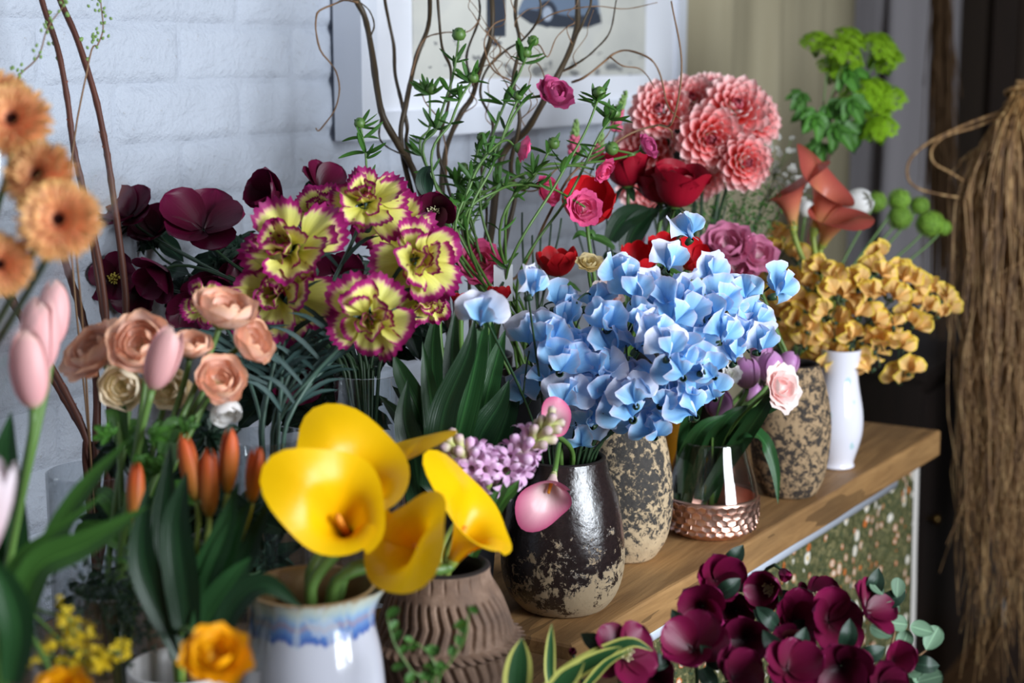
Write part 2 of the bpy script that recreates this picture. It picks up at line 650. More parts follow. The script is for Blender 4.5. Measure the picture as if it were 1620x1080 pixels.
M_RAF = N('dry raffia')
info_n = M_RAF.noise(M_RAF.co('Object', (90, 90, 2.5)), 1.2, 3)
M_RAF.col(M_RAF.ramp(info_n, [(0.3, lin(84, 54, 26)), (0.5, lin(148, 108, 62)), (0.72, lin(206, 170, 116))])).set(Roughness=0.55)
M_RAF = M_RAF.m
raf = root('raffia_hank', 'hank of pale brown raffia hanging at the right edge', 'raffia', tp)
r_ = random.Random(5)
m = MB()
for k in range(430):
    a = r_.uniform(0, 2 * PI)
    q = math.sqrt(r_.random())
    sx = 1584 + 66 * q * math.cos(a) + r_.gauss(0, 7)
    dd = 2.86 + 0.075 * q * math.sin(a)
    ln = r_.choice([340, 450, 560, 640, 720, 800, 600]) + r_.uniform(-120, 90)
    P = [tp + V3((0, 0, -0.004)) + RGT * r_.uniform(-0.012, 0.02) + V3((0, 0, r_.uniform(0, 0.03)))]
    P.append(at(1618 + (sx - 1618) * 0.55 + r_.gauss(0, 6), 185 + 40 * abs(math.cos(a)) * q + r_.uniform(-14, 20), dd))
    ph, am = r_.uniform(0, 6.3), r_.uniform(2, 9)
    for j in range(1, 8):
        P.append(at(sx + am * math.sin(ph + j * 0.9) + r_.gauss(0, 3.5) * j * 0.55, 215 + ln * j / 7, dd))
    m.tube(spline(P, 16), 0.0016 + r_.random() * 0.0016, 0.0009, 3, cap=False)
stuff(obj('strands', m.mesh('raffia_strands', M_RAF), raf))
m = MB()
m.tube([tp + V3((0, 0, -0.03)) + RGT * (0.03 * math.cos(a * 0.524)) + FWD * (0.03 * math.sin(a * 0.524)) + V3((0, 0, 0.002 * a)) for a in range(26)], 0.004, 0.004, 6)
obj('binding', m.mesh('raffia_binding', M_RAF), raf)
for P in ([(1600, 172), (1530, 196), (1470, 225), (1440, 252), (1436, 280), (1452, 298), (1490, 308), (1530, 316), (1556, 340)],
          [(1590, 180), (1545, 200), (1496, 215), (1474, 236), (1478, 258), (1502, 272), (1530, 290)]):
    obj('loose_strand', MB().tube(spline([at(x, y, 2.83) for x, y in P], 30), 0.0028, 0.0022, 5).mesh('raffia_loose', M_RAF), raf)

# dried grass bunch hanging far back
gp = at(1490, -60, 3.75)
dg = root('dried_grass_bunch', 'long brown dried grass bunch hanging against the pale curtain', 'dried grass', gp)
m = MB()
for k in range(260):
    x0 = 1490 + r_.gauss(0, 6)
    wv = r_.gauss(0, 10)
    y1 = r_.uniform(100, 560)
    m.tube(spline([at(x0, -60, 3.75), at(x0 + wv * 0.7, y1 * 0.4, 3.75 + r_.gauss(0, 0.02)), at(x0 + wv * 1.2, y1, 3.75 + r_.gauss(0, 0.03))], 5), 0.002, 0.0012, 3, cap=False)
stuff(obj('stalks', m.mesh('grass_stalks', dark_wood('dried grass', lin(86, 60, 38), lin(120, 90, 58), 0.8)), dg))
obj('tie', MB().tube([at(1490, -58, 3.75), at(1490, -240, 3.74)], 0.004, 0.004, 6).mesh('grass_tie', M_RAF), dg)
bd = on(1565, 1040, 0.012)
tag(obj('leaning_board', MB().box(-0.006, 0.006, -0.06, 0.06, 0, 0.26).mesh('leaning_board', plain('grey board', lin(150, 146, 142), 0.8), False), None,
        Matrix.Translation((4.10, 0.84, 0.015)) @ Matrix.Rotation(math.radians(14), 4, 'Y')), 'small grey board leaning on the dark cabinet near the floor', 'board')

# ---------------------------------------------------------------- tables
ZT, ZL = 0.9, 0.886


def oak(name, a, b, c, gx=1.0):
    m = N(name)
    o = m.co('Object', (2.2 * gx, 22, 22))
    n = m.noise(o, 2.2, 6, 0.6, 0.6)
    n2 = m.noise(m.co('Object', (0.7, 3, 3)), 5, 5, 0.6)
    n3 = m.noise(m.co('Object', (3, 60, 60)), 3, 3)
    k = m.mix(n2, m.ramp(n, [(0.3, b), (0.62, a)]), c)
    crack = m.math('LESS_THAN', m.noise(m.co('Object', (1.5, 16, 16), (3, 1, 2)), 1.7, 3), 0.36)
    k = m.mix(m.math('MULTIPLY', crack, 0.55), k, lin(62, 44, 28))
    m.col(k).set(Roughness=0.55, Specular_IOR_Level=0.35)
    m.bump(m.math('ADD', n, m.math('MULTIPLY', n3, 0.5)), 0.35, 0.003)
    return m.m


M_OAK = oak('worn oak', lin(192, 146, 92), lin(122, 84, 46), lin(118, 90, 60))
M_OAK2 = oak('dusty oak', lin(150, 112, 72), lin(96, 68, 40), lin(96, 74, 52))


def slab(poly, z0, z1, bev=0.004):
    """a plank from a ground outline, with eased top edges"""
    k = len(poly)
    cx = sum(p[0] for p in poly) / k
    cy = sum(p[1] for p in poly) / k
    m = MB()

    def ring(ins, z):
        for x, y in poly:
            dx, dy = cx - x, cy - y
            m.v.append((x + math.copysign(min(ins, abs(dx)), dx), y + math.copysign(min(ins, abs(dy)), dy), z))
            m.uv.append((x, y))
    ring(0.002, z0)
    ring(0, z0 + 0.002)
    ring(0, z1 - bev)
    ring(bev * 0.35, z1 - bev * 0.3)
    ring(bev, z1)
    for i in range(4):
        for j in range(k):
            m.f.append((i * k + j, i * k + (j + 1) % k, (i + 1) * k + (j + 1) % k, (i + 1) * k + j))
            m.mi.append(0)
    m.f.append(tuple(reversed(range(k))))
    m.f.append(tuple(range(4 * k, 5 * k)))
    m.mi += [0, 0]
    return m


def edge_poly(p0, p1, n, back, amp, seed):
    """front edge from p0 to p1 with a hand-sawn wobble, then straight sides to the back"""
    r = random.Random(seed)
    out = []
    for i in range(n + 1):
        t = i / n
        w = 0 if i in (0, n) else r.uniform(-amp, amp)
        out.append((p0[0] + (p1[0] - p0[0]) * t, p0[1] + (p1[1] - p0[1]) * t + w))
    return out + [(p1[0], back), (p0[0], back)]


LC, RC = on(905, 1020, ZT), on(1488, 680, ZT)
table = root('display_table', 'long worn oak display table with a thick pale front edge', 'table', (1.95, 1.0, 0))
obj('board', slab(edge_poly((LC.x, LC.y), (RC.x, RC.y), 16, 1.29, 0.0012, 1), ZT - 0.043, ZT).mesh('table_board', M_OAK, False), table)
fy = lambda x: LC.y + (RC.y - LC.y) * (x - LC.x) / (RC.x - LC.x)
M_RAIL = plain('pale grey painted metal', lin(196, 202, 214), 0.35)
m = MB()
xa, xb = LC.x + 0.02, RC.x - 0.13
m.tube([V3((xa, fy(xa) + 0.035, 0.838)), V3((xb, fy(xb) + 0.035, 0.838))], 0.014, 0.014, 14)
obj('front_rail', m.mesh('front_rail', M_RAIL), table)
m = MB()
m.box(0, xb - xa, -0.003, 0.003, 0.815, 0.838)
obj('apron', m.mesh('apron', M_RAIL, False), table, Matrix.Translation((xa, fy(xa) + 0.052, 0)) @ Matrix.Rotation(math.atan2(RC.y - LC.y, RC.x - LC.x), 4, 'Z'))
for x, y in ((LC.x + 0.08, 0.84), (RC.x - 0.2, 0.80), (LC.x + 0.08, 1.24), (RC.x - 0.2, 1.24)):
    obj('leg', MB().box(x - 0.025, x + 0.025, y - 0.025, y + 0.025, 0.0, ZT - 0.043).mesh('table_leg', M_POST, False), table)

t2 = root('low_bench_table', 'slightly lower oak plank table under the white pitcher', 'table', (0.9, 1.0, 0))
obj('board', slab([(0.35, 0.64), (LC.x - 0.004, 0.66), (LC.x - 0.004, 1.29), (0.35, 1.29)], ZL - 0.04, ZL).mesh('low_board', M_OAK2, False), t2)
for x, y in ((0.45, 0.72), (1.28, 0.74), (0.45, 1.22), (1.28, 1.22)):
    obj('leg', MB().box(x - 0.025, x + 0.025, y - 0.025, y + 0.025, 0.0, ZL - 0.04).mesh('bench_leg', M_POST, False), t2)

# printed fabric hanging under the table edge
m = N('botanical print cotton')
uv = m.co('UV', (1, 1, 1))
base = m.ramp(m.noise(uv, 85, 4, 0.65, 1.2), [(0.34, lin(30, 34, 22)), (0.45, lin(92, 92, 58)), (0.53, lin(52, 64, 44)), (0.58, lin(150, 138, 96)), (0.68, lin(70, 74, 48))])
lf = m.n('TexVoronoi')
lf.inputs['Scale'].default_value = 70
m.l(m.co('UV', (1, 2.0, 1), rot=(0, 0, 0.6)), lf.inputs['Vector'])
c = m.mix(m.math('MULTIPLY', m.math('LESS_THAN', lf.outputs['Distance'], 0.28), 0.75), base, lin(54, 72, 54))
for sc, thr, cc, cen, sd in ((29, 0.29, lin(222, 214, 200), lin(206, 168, 70), 0.36), (44, 0.3, lin(196, 106, 48), lin(120, 50, 24), 0.42), (44, 0.24, lin(214, 196, 176), lin(190, 120, 70), 0.45)):
    v = m.n('TexVoronoi')
    v.inputs['Scale'].default_value = sc
    m.l(m.co('UV', (1, 1, 1), (sc * 0.37, sc * 0.11, 0)), v.inputs['Vector'])
    sepc = m.n('SeparateColor')
    m.l(v.outputs['Color'], sepc.inputs[0])
    dn = m.math('ADD', v.outputs['Distance'], m.math('MULTIPLY', m.math('SUBTRACT', m.noise(uv, 260, 2), 0.5), 0.22))
    msk = m.math('MULTIPLY', m.math('LESS_THAN', dn, thr), m.math('GREATER_THAN', sepc.outputs[0], sd))
    c = m.mix(msk, c, cc)
    c = m.mix(m.math('MULTIPLY', msk, m.math('LESS_THAN', dn, thr * 0.4)), c, cen)
m.col(c).set(Roughness=0.85, Specular_IOR_Level=0.1)
M_PRINT = m.m
xr = onY(1440, 850, fy(2.4) + 0.066).x
skirt = root('fabric_skirt', 'green botanical print fabric hanging below the oak table edge', 'fabric', (1.9, 0.76, 0.03))


def skirt_pt(x, z):
    d = 0.845 - z
    return V3((x + 0.012 * math.sin(z * 17) * d, fy(x) + 0.070 + 0.007 * math.sin(x * 23 + z * 2) * min(1, d * 4) + 0.003 * math.sin(x * 51 + 1), z))


xl = LC.x + 0.03
m = MB().grid(24, 90, lambda u, v: skirt_pt(xl + (xr - 0.022 - xl) * v, 0.03 + 0.815 * u))
m.uv = [(p[0], p[2]) for p in m.v]
o = obj('cloth', m.mesh('skirt_cloth', M_PRINT), skirt)
o.modifiers.new('thickness', 'SOLIDIFY').thickness = 0.001
m = MB().grid(30, 4, lambda u, v: skirt_pt(xr - 0.022 + 0.020 * v, 0.03 + 0.815 * u))
o = obj('selvedge', m.mesh('skirt_selvedge', plain('unprinted selvedge', lin(206, 200, 194), 0.9)), skirt)
o.modifiers.new('thickness', 'SOLIDIFY').thickness = 0.0014


# ---------------------------------------------------------------- vases
def vprof(pts, n=28):
    """smooth (r, z) profile"""
    P = spline([V3((r, 0, z)) for r, z in pts], n)
    return [(max(0.0, p.x), p.z) for p in P]


def vase(name, label, cat, xy, z0, outer, mat, thick=0.004, n=40, off=None, inner=None, rimmat=None, group=None):
    t = root(name, label, cat, (xy[0], xy[1], z0), group)
    top = outer[-1]
    m = MB().lathe([(0.0, 0.0)] + outer, n, 0, off)
    obj('body', m.mesh(name + '_body', mat), t, Matrix.Translation((xy[0], xy[1], z0)))
    inn = [(top[0], top[1]), (top[0] - thick * 0.5, top[1] + thick * 0.35), (top[0] - thick, top[1])] + [(max(0.004, r - thick), z) for r, z in reversed(outer) if z > thick * 1.5 and z < top[1] - 0.001] + [(0.0, thick * 1.5)]
    obj('inner_wall', MB().lathe(inn, n).mesh(name + '_inner', inner or mat), t, Matrix.Translation((xy[0], xy[1], z0)))
    return t


def stone_mat(name, dark, mid, pale, thr, glossy=False, seed=0.0, hgt=0.17):
    m = N(name)
    o = m.co('Object', (1, 1, 1), (seed, seed * 0.7, 0))
    n1 = m.noise(o, 64 if glossy else 105, 8, 0.76, 0.5)
    n2 = m.noise(o, 240, 5, 0.7)
    n3 = m.noise(o, 9, 3, 0.5)
    sz = m.n('SeparateXYZ')
    m.l(m.co('Object'), sz.inputs[0])
    h = m.math('DIVIDE', sz.outputs['Z'], hgt)
    lift = m.math('MULTIPLY', m.math('SUBTRACT', h, 0.45), 0.20 if glossy else 0.04)
    k = m.math('ADD', m.math('SUBTRACT', m.math('ADD', m.math('MULTIPLY', n1, 0.6), m.math('ADD', m.math('MULTIPLY', n3, 0.35), m.math('MULTIPLY', n2, 0.15))), lift), 0)
    patch = m.ramp(k, [(thr - 0.012, (0, 0, 0, 1)), (thr + 0.018, (1, 1, 1, 1))])
    dk = m.mix(n2, dark, mid)
    pl = m.mix(m.noise(o, 60, 4), pale, tuple(x * 0.62 for x in pale[:3]) + (1,))
    m.col(m.mix(patch, dk, pl))
    m.set(Roughness=m.mix(patch, (0.12, 0.12, 0.12, 1) if glossy else (0.8, 0.8, 0.8, 1), (0.85, 0.85, 0.85, 1)), Specular_IOR_Level=0.9 if glossy else 0.4)
    bmp = m.math('ADD', m.math('MULTIPLY', m.noise(o, 95, 3), 0.7), m.math('ADD', m.math('MULTIPLY', patch, 0.25), m.math('MULTIPLY', n2, 0.5)))
    m.bump(bmp, 0.42 if glossy else 0.5, 0.0022 if glossy else 0.0035)
    return m.m


M_RUST = stone_mat('dark glazed rustic ceramic', lin(16, 13, 16), lin(52, 40, 38), lin(176, 152, 118), 0.575, True, 0.0)
M_SPK = stone_mat('speckled stone ceramic', lin(34, 34, 36), lin(78, 72, 66), lin(206, 180, 144), 0.53, False, 3.3)
M_SPK3 = stone_mat('mottled stone ceramic', lin(30, 28, 28), lin(70, 60, 52), lin(182, 152, 116), 0.575, False, 7.1)
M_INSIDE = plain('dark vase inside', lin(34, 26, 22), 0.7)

# dark rustic vase
dk = on(890, 957, ZT)
hd = zat(dk, 722) - ZT
wob = lambda s, a_: (lambda a, k, z: a_ * (noise.noise(V3((math.cos(a) * 1.5 + s, math.sin(a) * 1.5, z * 14))) + 0.4 * noise.noise(V3((math.cos(a) * 5 + s, math.sin(a) * 5, z * 40)))))
R_ = hd / 0.17
vase('rustic_vase', 'dark glazed rustic vase with flaking beige patches', 'vase', dk, ZT,
     vprof([(0.040, 0.0), (0.049, 0.004), (0.062, 0.022), (0.0685, 0.05), (0.067, 0.085), (0.060, 0.125), (0.050, 0.155), (0.0465, hd)]), M_RUST, 0.005, 72, wob(1, 0.0012), M_INSIDE)
# speckled vase behind it
s2 = on(990, 878, ZT)
h2 = zat(s2, 655) - ZT
vase('speckled_vase', 'pale speckled stone vase between the dark vase and the copper one', 'vase', s2, ZT,
     vprof([(0.032, 0.0), (0.038, 0.004), (0.050, 0.026), (0.0555, 0.06), (0.0545, 0.10), (0.047, 0.145), (0.036, h2)]), M_SPK, 0.005, 64, wob(2, 0.0013), M_INSIDE)
s3 = on(1248, 780, ZT)
h3 = zat(s3, 575) - ZT
vase('mottled_vase', 'large mottled brown stone vase beside the white vase', 'vase', s3, ZT,
     vprof([(0.030, 0.0), (0.038, 0.004), (0.049, 0.030), (0.0545, 0.07), (0.054, 0.11), (0.047, 0.15), (0.036, h3)]), M_SPK3, 0.005, 64, wob(3, 0.0012), M_INSIDE)
# white vase with pale teal dabs
m = N('white glaze with teal dabs')
v = m.n('TexVoronoi')
v.inputs['Scale'].default_value = 62
m.l(m.co('Object', (1, 1, 0.7)), v.inputs['Vector'])
sp = m.n('SeparateColor')
m.l(v.outputs['Color'], sp.inputs[0])
k = m.math('MULTIPLY', m.math('LESS_THAN', v.outputs['Distance'], 0.33), m.math('GREATER_THAN', sp.outputs[0], 0.62))
m.col(m.mix(m.math('MULTIPLY', k, 0.6), lin(228, 226, 236), lin(150, 200, 200))).set(Roughness=0.12, Coat_Weight=0.4)
M_WHITEV = m.m
wv_ = on(1323, 738, ZT)
hw = zat(wv_, 552) - ZT
vase('white_vase', 'small white glazed vase with pale teal dabs at the table end', 'vase', wv_, ZT,
     vprof([(0.022, 0.0), (0.0265, 0.003), (0.025, 0.010), (0.031, 0.030), (0.0365, 0.055), (0.036, 0.085), (0.030, 0.118), (0.027, 0.142), (0.030, hw)]), M_WHITEV, 0.003, 48)

# glass
def glass(name, tint=(0.97, 0.99, 0.99, 1), rough=0.0):
    m = N(name)
    g = m.n('BsdfGlass')
    g.inputs['Color'].default_value = tint
    g.inputs['IOR'].default_value = 1.35
    t = m.n('BsdfTransparent')
    t.inputs[0].default_value = tint
    gl = m.n('BsdfGlossy')
    gl.inputs['Roughness'].default_value = 0.03
    fr = m.n('LayerWeight')
    fr.inputs[0].default_value = 0.32
    mx = m.n('MixShader')
    m.l(m.math('MULTIPLY_ADD', fr.outputs['Facing'], 0.55, 0.05), mx.inputs[0])
    m.l(t.outputs[0], mx.inputs[1])
    m.l(gl.outputs[0], mx.inputs[2])
    m.l(mx.outputs[0], m.out.inputs[0])
    return m.m


M_GLASS = glass('clear glass', (0.93, 0.95, 0.96, 1))
M_SMOKE = glass('faintly smoked glass', (0.86, 0.84, 0.84, 1))
m = N('hammered copper')
m.col(m.mix(m.noise(m.co('Object'), 30, 3), lin(244, 202, 184), lin(230, 180, 160))).set(Metallic=1.0, Roughness=0.34)
M_COPPER = m.m
M_WATER = glass('vase water', (0.80, 0.86, 0.84, 1))

cp = on(1124, 840, ZT)
hc = zat(cp, 694) - ZT
cpr = vprof([(0.040, 0.0), (0.047, 0.002), (0.0555, 0.012), (0.0605, 0.028), (0.0600, 0.048), (0.0545, 0.075), (0.0465, 0.102), (0.0430, hc)], 40)
cv = root('copper_glass_vase', 'clear glass vase with a hammered copper base holding purple tulips', 'vase', (cp.x, cp.y, ZT))
ci = next(i for i, (r, z) in enumerate(cpr) if z > 0.047)
TV = Matrix.Translation((cp.x, cp.y, ZT))
obj('glass_bowl', MB().lathe(cpr[ci:] + [(cpr[-1][0] - 0.001, hc + 0.0008), (cpr[-1][0] - 0.002, hc)] + [(r - 0.002, z) for r, z in reversed(cpr[ci:-1])], 64).mesh('copper_vase_glass', M_SMOKE), cv, TV)
cb = obj('copper_base', MB().lathe([(0.0, 0.0)] + cpr[:ci + 1] + [(cpr[ci][0] - 0.003, cpr[ci][1])] + [(max(0.01, r - 0.003), z) for r, z in reversed(cpr[1:ci])] + [(0.0, 0.003)], 64).mesh('copper_vase_base', M_COPPER), cv, TV)
# hammered hexagon facets in five staggered rows
NH = 30
rows = [0.0125 + 0.0078 * i for i in range(5)]


def prof_r(z):
    for (r0, z0), (r1, z1) in zip(cpr, cpr[1:]):
        if z0 <= z <= z1:
            return r0 + (r1 - r0) * (z - z0) / max(1e-6, z1 - z0), math.atan2(r0 - r1, z1 - z0)
    return cpr[-1][0], 0


for ri, z in enumerate(rows):
    rr, sl = prof_r(z)
    w = 2 * PI * rr / NH / 2 * 0.99
    hx = MB()
    for lay, (sc, dep) in enumerate(((1.0, 0.0002), (0.9, 0.0011), (0.45, 0.0007), (0.0, 0.00055))):
        for k in range(6):
            a = PI / 6 + k * PI / 3
            hx.v.append((dep, w * sc * 1.13 * math.cos(a), 0.0052 * sc * math.sin(a)))
            hx.uv.append((0, 0))
    for l_ in range(3):
        for k in range(6):
            hx.f.append((l_ * 6 + k, l_ * 6 + (k + 1) % 6, l_ * 6 + 6 + (k + 1) % 6, l_ * 6 + 6 + k))
            hx.mi.append(0)
    fm = hx.mesh('copper_facet', M_COPPER, False)
    for k in range(NH):
        a = 2 * PI * (k + 0.5 * (ri % 2)) / NH
        obj('facet', fm, cb, Matrix.Rotation(a, 4, 'Z') @ Matrix.Translation((rr, 0, z)) @ Matrix.Rotation(sl + rnd.gauss(0, 0.035), 4, 'Y') @ Matrix.Rotation(rnd.gauss(0, 0.04), 4, 'Z'))

# brown carved pot
bp = on(705, 1150, ZL)
hb = zat(bp, 893) - ZL


def carve(a, k, z):
    zz = z / hb
    r = 0.0
    if 0.60 < zz < 0.86:      # chevron cuts on the shoulder
        e = min((zz - 0.60) / 0.03, (0.86 - zz) / 0.03, 1)
        ph = a * 36 / (2 * PI) + abs((zz - 0.73) / 0.13) * 0.55
        r -= 0.0042 * e * max(0, math.cos(2 * PI * ph)) ** 0.6
    if 0.535 < zz < 0.60:      # rope ridge
        e = math.sin(PI * (zz - 0.535) / 0.065)
        r += 0.0085 * e * (0.78 + 0.3 * math.cos(2 * PI * (a * 46 / (2 * PI) + zz * 22)))
    if 0.30 < zz < 0.535:
        e = min((zz - 0.30) / 0.03, (0.535 - zz) / 0.03, 1)
        ph = a * 34 / (2 * PI) + abs((zz - 0.41) / 0.115) * 0.6
        r -= 0.0038 * e * max(0, math.cos(2 * PI * ph)) ** 0.6
    if zz < 0.30:      # basket weave
        r += 0.0006 * math.cos(a * 90) * math.cos(zz * 150)
    if zz > 0.90:
        r -= 0.0015 * max(0, math.cos(a * 22)) ** 6 * math.sin(PI * (zz - 0.9) / 0.1)
    return r


m = N('carved brown stoneware')
o = m.co('Object')
m.col(m.ramp(m.noise(o, 22, 5, 0.65), [(0.3, lin(72, 54, 44)), (0.55, lin(108, 84, 68)), (0.8, lin(152, 126, 108))])).set(Roughness=0.8)
m.bump(m.noise(o, 240, 3), 0.2, 0.002)
M_BROWN = m.m
vase('carved_pot', 'brown stoneware pot with carved chevrons and a rope ridge', 'pot', bp, ZL,
     vprof([(0.048, 0.0), (0.055, 0.006), (0.061, hb * 0.25), (0.0645, hb * 0.5), (0.0655, hb * 0.57), (0.063, hb * 0.64), (0.054, hb * 0.80), (0.043, hb * 0.93), (0.042, hb)], 130), M_BROWN, 0.007, 432, carve, M_INSIDE)

# white pitcher with blue drip glaze
pt = on(500, 1292, ZL)
hp = zat(pt, 926) - ZL
m = N('white pitcher glaze with blue drips')
o = m.co('Object')
sz = m.n('SeparateXYZ')
m.l(o, sz.inputs[0])
at2 = m.n('Math', operation='ARCTAN2')
m.l(sz.outputs['Y'], at2.inputs[0])
m.l(sz.outputs['X'], at2.inputs[1])
cmb = m.n('CombineXYZ')
m.l(at2.outputs[0], cmb.inputs[0])
drip = m.noise(cmb.outputs[0], 4.2, 3, 0.6)
h = m.math('ADD', m.math('DIVIDE', sz.outputs['Z'], hp), m.math('MULTIPLY', m.math('SUBTRACT', drip, 0.5), 0.10))
nz = m.noise(m.co('Object', (1, 1, 0.5)), 60, 4)
c = m.ramp(h, [(0.0, lin(180, 180, 190)), (0.835, lin(180, 180, 190)), (0.85, lin(54, 84, 152)), (0.885, lin(96, 128, 176)), (0.905, lin(140, 128, 146)), (0.925, lin(124, 154, 190)), (0.955, lin(166, 182, 182)), (0.98, lin(178, 182, 170)), (1.0, lin(150, 132, 104))])
c = m.mix(m.math('MULTIPLY', m.math('MULTIPLY', m.math('GREATER_THAN', h, 0.835), m.math('GREATER_THAN', nz, 0.52)), 0.45), c, lin(184, 190, 194))
m.col(c).set(Roughness=0.14, Coat_Weight=0.3)
M_PITCH = m.m


def spout(a, k, z):
    zz = max(0, (z / hp - 0.82) / 0.18)
    d = math.cos(a - SPA)
    return 0.011 * zz ** 1.5 * max(0, d) ** 6 - 0.002 * zz * math.sin(a - SPA) ** 2


SPA = math.atan2(RGT.y, RGT.x) + 0.1
pit = vase('white_pitcher', 'white glazed pitcher with blue dripped glaze round its neck', 'pitcher', pt, ZL,
           vprof([(0.046, 0.0), (0.052, 0.004), (0.0575, hp * 0.3), (0.059, hp * 0.5), (0.056, hp * 0.7), (0.0495, hp * 0.86), (0.0485, hp * 0.93), (0.0515, hp)], 40), M_PITCH, 0.0035, 72, spout, plain('tan pitcher inside', lin(140, 116, 82), 0.4))
hpts = [V3((-math.cos(SPA), -math.sin(SPA), 0)) * r + V3((pt.x, pt.y, ZL + hp * z)) for r, z in ((0.0505, 0.88), (0.082, 0.86), (0.095, 0.68), (0.086, 0.46), (0.0585, 0.36))]
obj('handle', MB().tube(spline(hpts, 16), 0.006, 0.005, 10).mesh('pitcher_handle', M_PITCH), pit)

# white pot at the near left, glass cylinders, dark buckets
def cyl(name, label, cat, xy, z0, r0, r1, h, mat, thick=0.003, n=40):
    return vase(name, label, cat, xy, z0, [(r0 * 0.92, 0.0), (r0, 0.003)] + [(r0 + (r1 - r0) * i / 8, 0.003 + (h - 0.003) * i / 8) for i in range(1, 9)], mat, thick, n)


wp = on(296, 1300, ZL)
M_WPOT = plain('matt white pot', lin(210, 206, 206), 0.35)
cyl('white_pot', 'small white pot at the bottom left holding tulips', 'pot', wp, ZL, 0.036, 0.043, zat(wp, 1052) - ZL, M_WPOT)


def place(x, d, z):
    """ground point under picture column x at depth d"""
    lo_, hi_ = 300, 2400
    for _ in range(40):
        mm = (lo_ + hi_) / 2
        if at(x, mm, d).z > z:
            lo_ = mm
        else:
            hi_ = mm
    return at(x, lo_, d)


BKT = plain('black florist bucket', lin(16, 16, 18), 0.35)
VASES = {}


def mouth(key, xy, z0, h, r):
    VASES[key] = (V3((xy[0], xy[1], z0)), h, r)


mouth('dark', dk, ZT, hd, 0.038)
mouth('spk2', s2, ZT, h2, 0.028)
mouth('spk3', s3, ZT, h3, 0.028)
mouth('white', wv_, ZT, hw, 0.022)
mouth('copper', cp, ZT, hc, 0.036)
mouth('brown', bp, ZL, hb, 0.034)
mouth('pitcher', pt, ZL, hp, 0.040)
mouth('wpot', wp, ZL, zat(wp, 1052) - ZL, 0.034)


def extra(key, kind, label, x, d, z, rim_y, r):
    p = place(x, d, z)
    h = zat(p, rim_y) - z
    if kind == 'glass':
        cyl('glass_cylinder_vase', label, 'vase', p, z, r, r, h, M_GLASS, 0.0025, 48)
        wl = h * 0.55
        t = bpy.context.scene.objects
    else:
        cyl('black_bucket', label, 'bucket', p, z, r * 0.8, r, h, BKT, 0.003, 40)
    mouth(key, p, z, h, r * 0.8)


extra('carn', 'glass', 'clear glass cylinder vase holding the yellow and magenta carnations', 432, 1.52, ZL, 690, 0.040)
extra('hell', 'glass', 'tall clear glass cylinder vase behind the carnations', 588, 1.78, ZT, 590, 0.038)
extra('branch', 'glass', 'tall clear glass vase of brown branches by the wall', 160, 1.62, ZL, 745, 0.045)
extra('ranun', 'glass', 'clear glass cylinder vase under the peach ranunculus', 196, 1.34, ZL, 930, 0.034)
extra('tul', 'glass', 'clear glass vase of pink tulips at the left edge', 18, 1.2, ZL, 960, 0.034)
extra('gerb', 'glass', 'clear glass vase of apricot gerberas beyond the left edge', -190, 1.34, ZL, 900, 0.036)
extra('leafy', 'bucket', 'black bucket holding the broad green tulip leaves', 716, 1.72, ZT, 745, 0.052)
extra('willow', 'bucket', 'black bucket of curly willow against the wall', 745, 2.06, ZT, 560, 0.055)
extra('butter', 'bucket', 'black bucket of pink butterfly ranunculus behind the blue sweet peas', 845, 1.97, ZT, 590, 0.045)
extra('dahlia', 'bucket', 'black bucket hidden behind the pink dahlias', 1085, 2.38, ZT, 560, 0.055)
extra('guelder', 'bucket', 'black bucket behind the yellow sweet peas', 1245, 2.62, ZT, 560, 0.05)
extra('rose', 'bucket', 'black bucket of red roses behind the speckled vase', 985, 2.16, ZT, 560, 0.05)


# ---------------------------------------------------------------- petals, leaves and stems
def ovate(name, mat, L=1.0, W=0.45, a=0.55, b=2.2, cup=0.3, curl=0.15, ruf=0.0, fq=6, nu=8, nv=6, fold=0.0, tip=0.0, seed=0, e=0.6):
    r = random.Random(seed)
    ph = r.uniform(0, 6.28)
    tw = r.uniform(-0.12, 0.12)
    mx = max((i / 40) ** a * max(0.0, 1 - (i / 40) ** b) ** e for i in range(41))

    def fn(u, v):
        s = v * 2 - 1
        uu = 0.5 - 0.5 * math.cos(PI * u) if u > 0.5 else u
        w = W * (uu ** a * max(0.0, 1 - uu ** b) ** e / mx + 0.04 * (1 - uu))
        z = cup * W * s * s * (0.3 + 0.7 * math.sin(PI * min(1, uu * 1.05))) + curl * L * uu * uu + ruf * uu * uu * math.sin(fq * s + ph) + fold * abs(s) * w + tw * s * w
        z += tip * max(0, uu - 0.7) ** 2 * 8
        return (L * uu, s * w, z)
    return MB().grid(nu, nv, fn).mesh(name, mat)


def fan(name, mat, A=0.6, L=1.0, bend=0.1, ruf=0.08, fq=9, teeth=0.0, tf=30, notch=0.0, roll=0.0, base=0.06, nu=7, nv=14, seed=0, pw=2.0):
    r = random.Random(seed)
    p1, p2, p3 = (r.uniform(0, 6.28) for _ in range(3))

    def fn(u, v):
        s = v * 2 - 1
        aa = s * A * (0.25 + 0.75 * min(1, u * 1.8) ** 0.7)
        ed = 1 + teeth * (math.sin(tf * s + p3) + 0.6 * math.sin(tf * 1.7 * s + p1)) - notch * math.exp(-(s / 0.13) ** 2) - 0.10 * s * s - 0.30 * s ** 6
        rad = L * (base + (1 - base) * u * (1 + (ed - 1) * u))
        z = bend * rad * rad + ruf * u ** pw * (math.sin(fq * s + p1) + 0.45 * math.sin(fq * 2.1 * s + p2)) + roll * s * s * u * u
        return (rad * math.cos(aa), rad * math.sin(aa), z)
    return MB().grid(nu, nv, fn).mesh(name, mat)


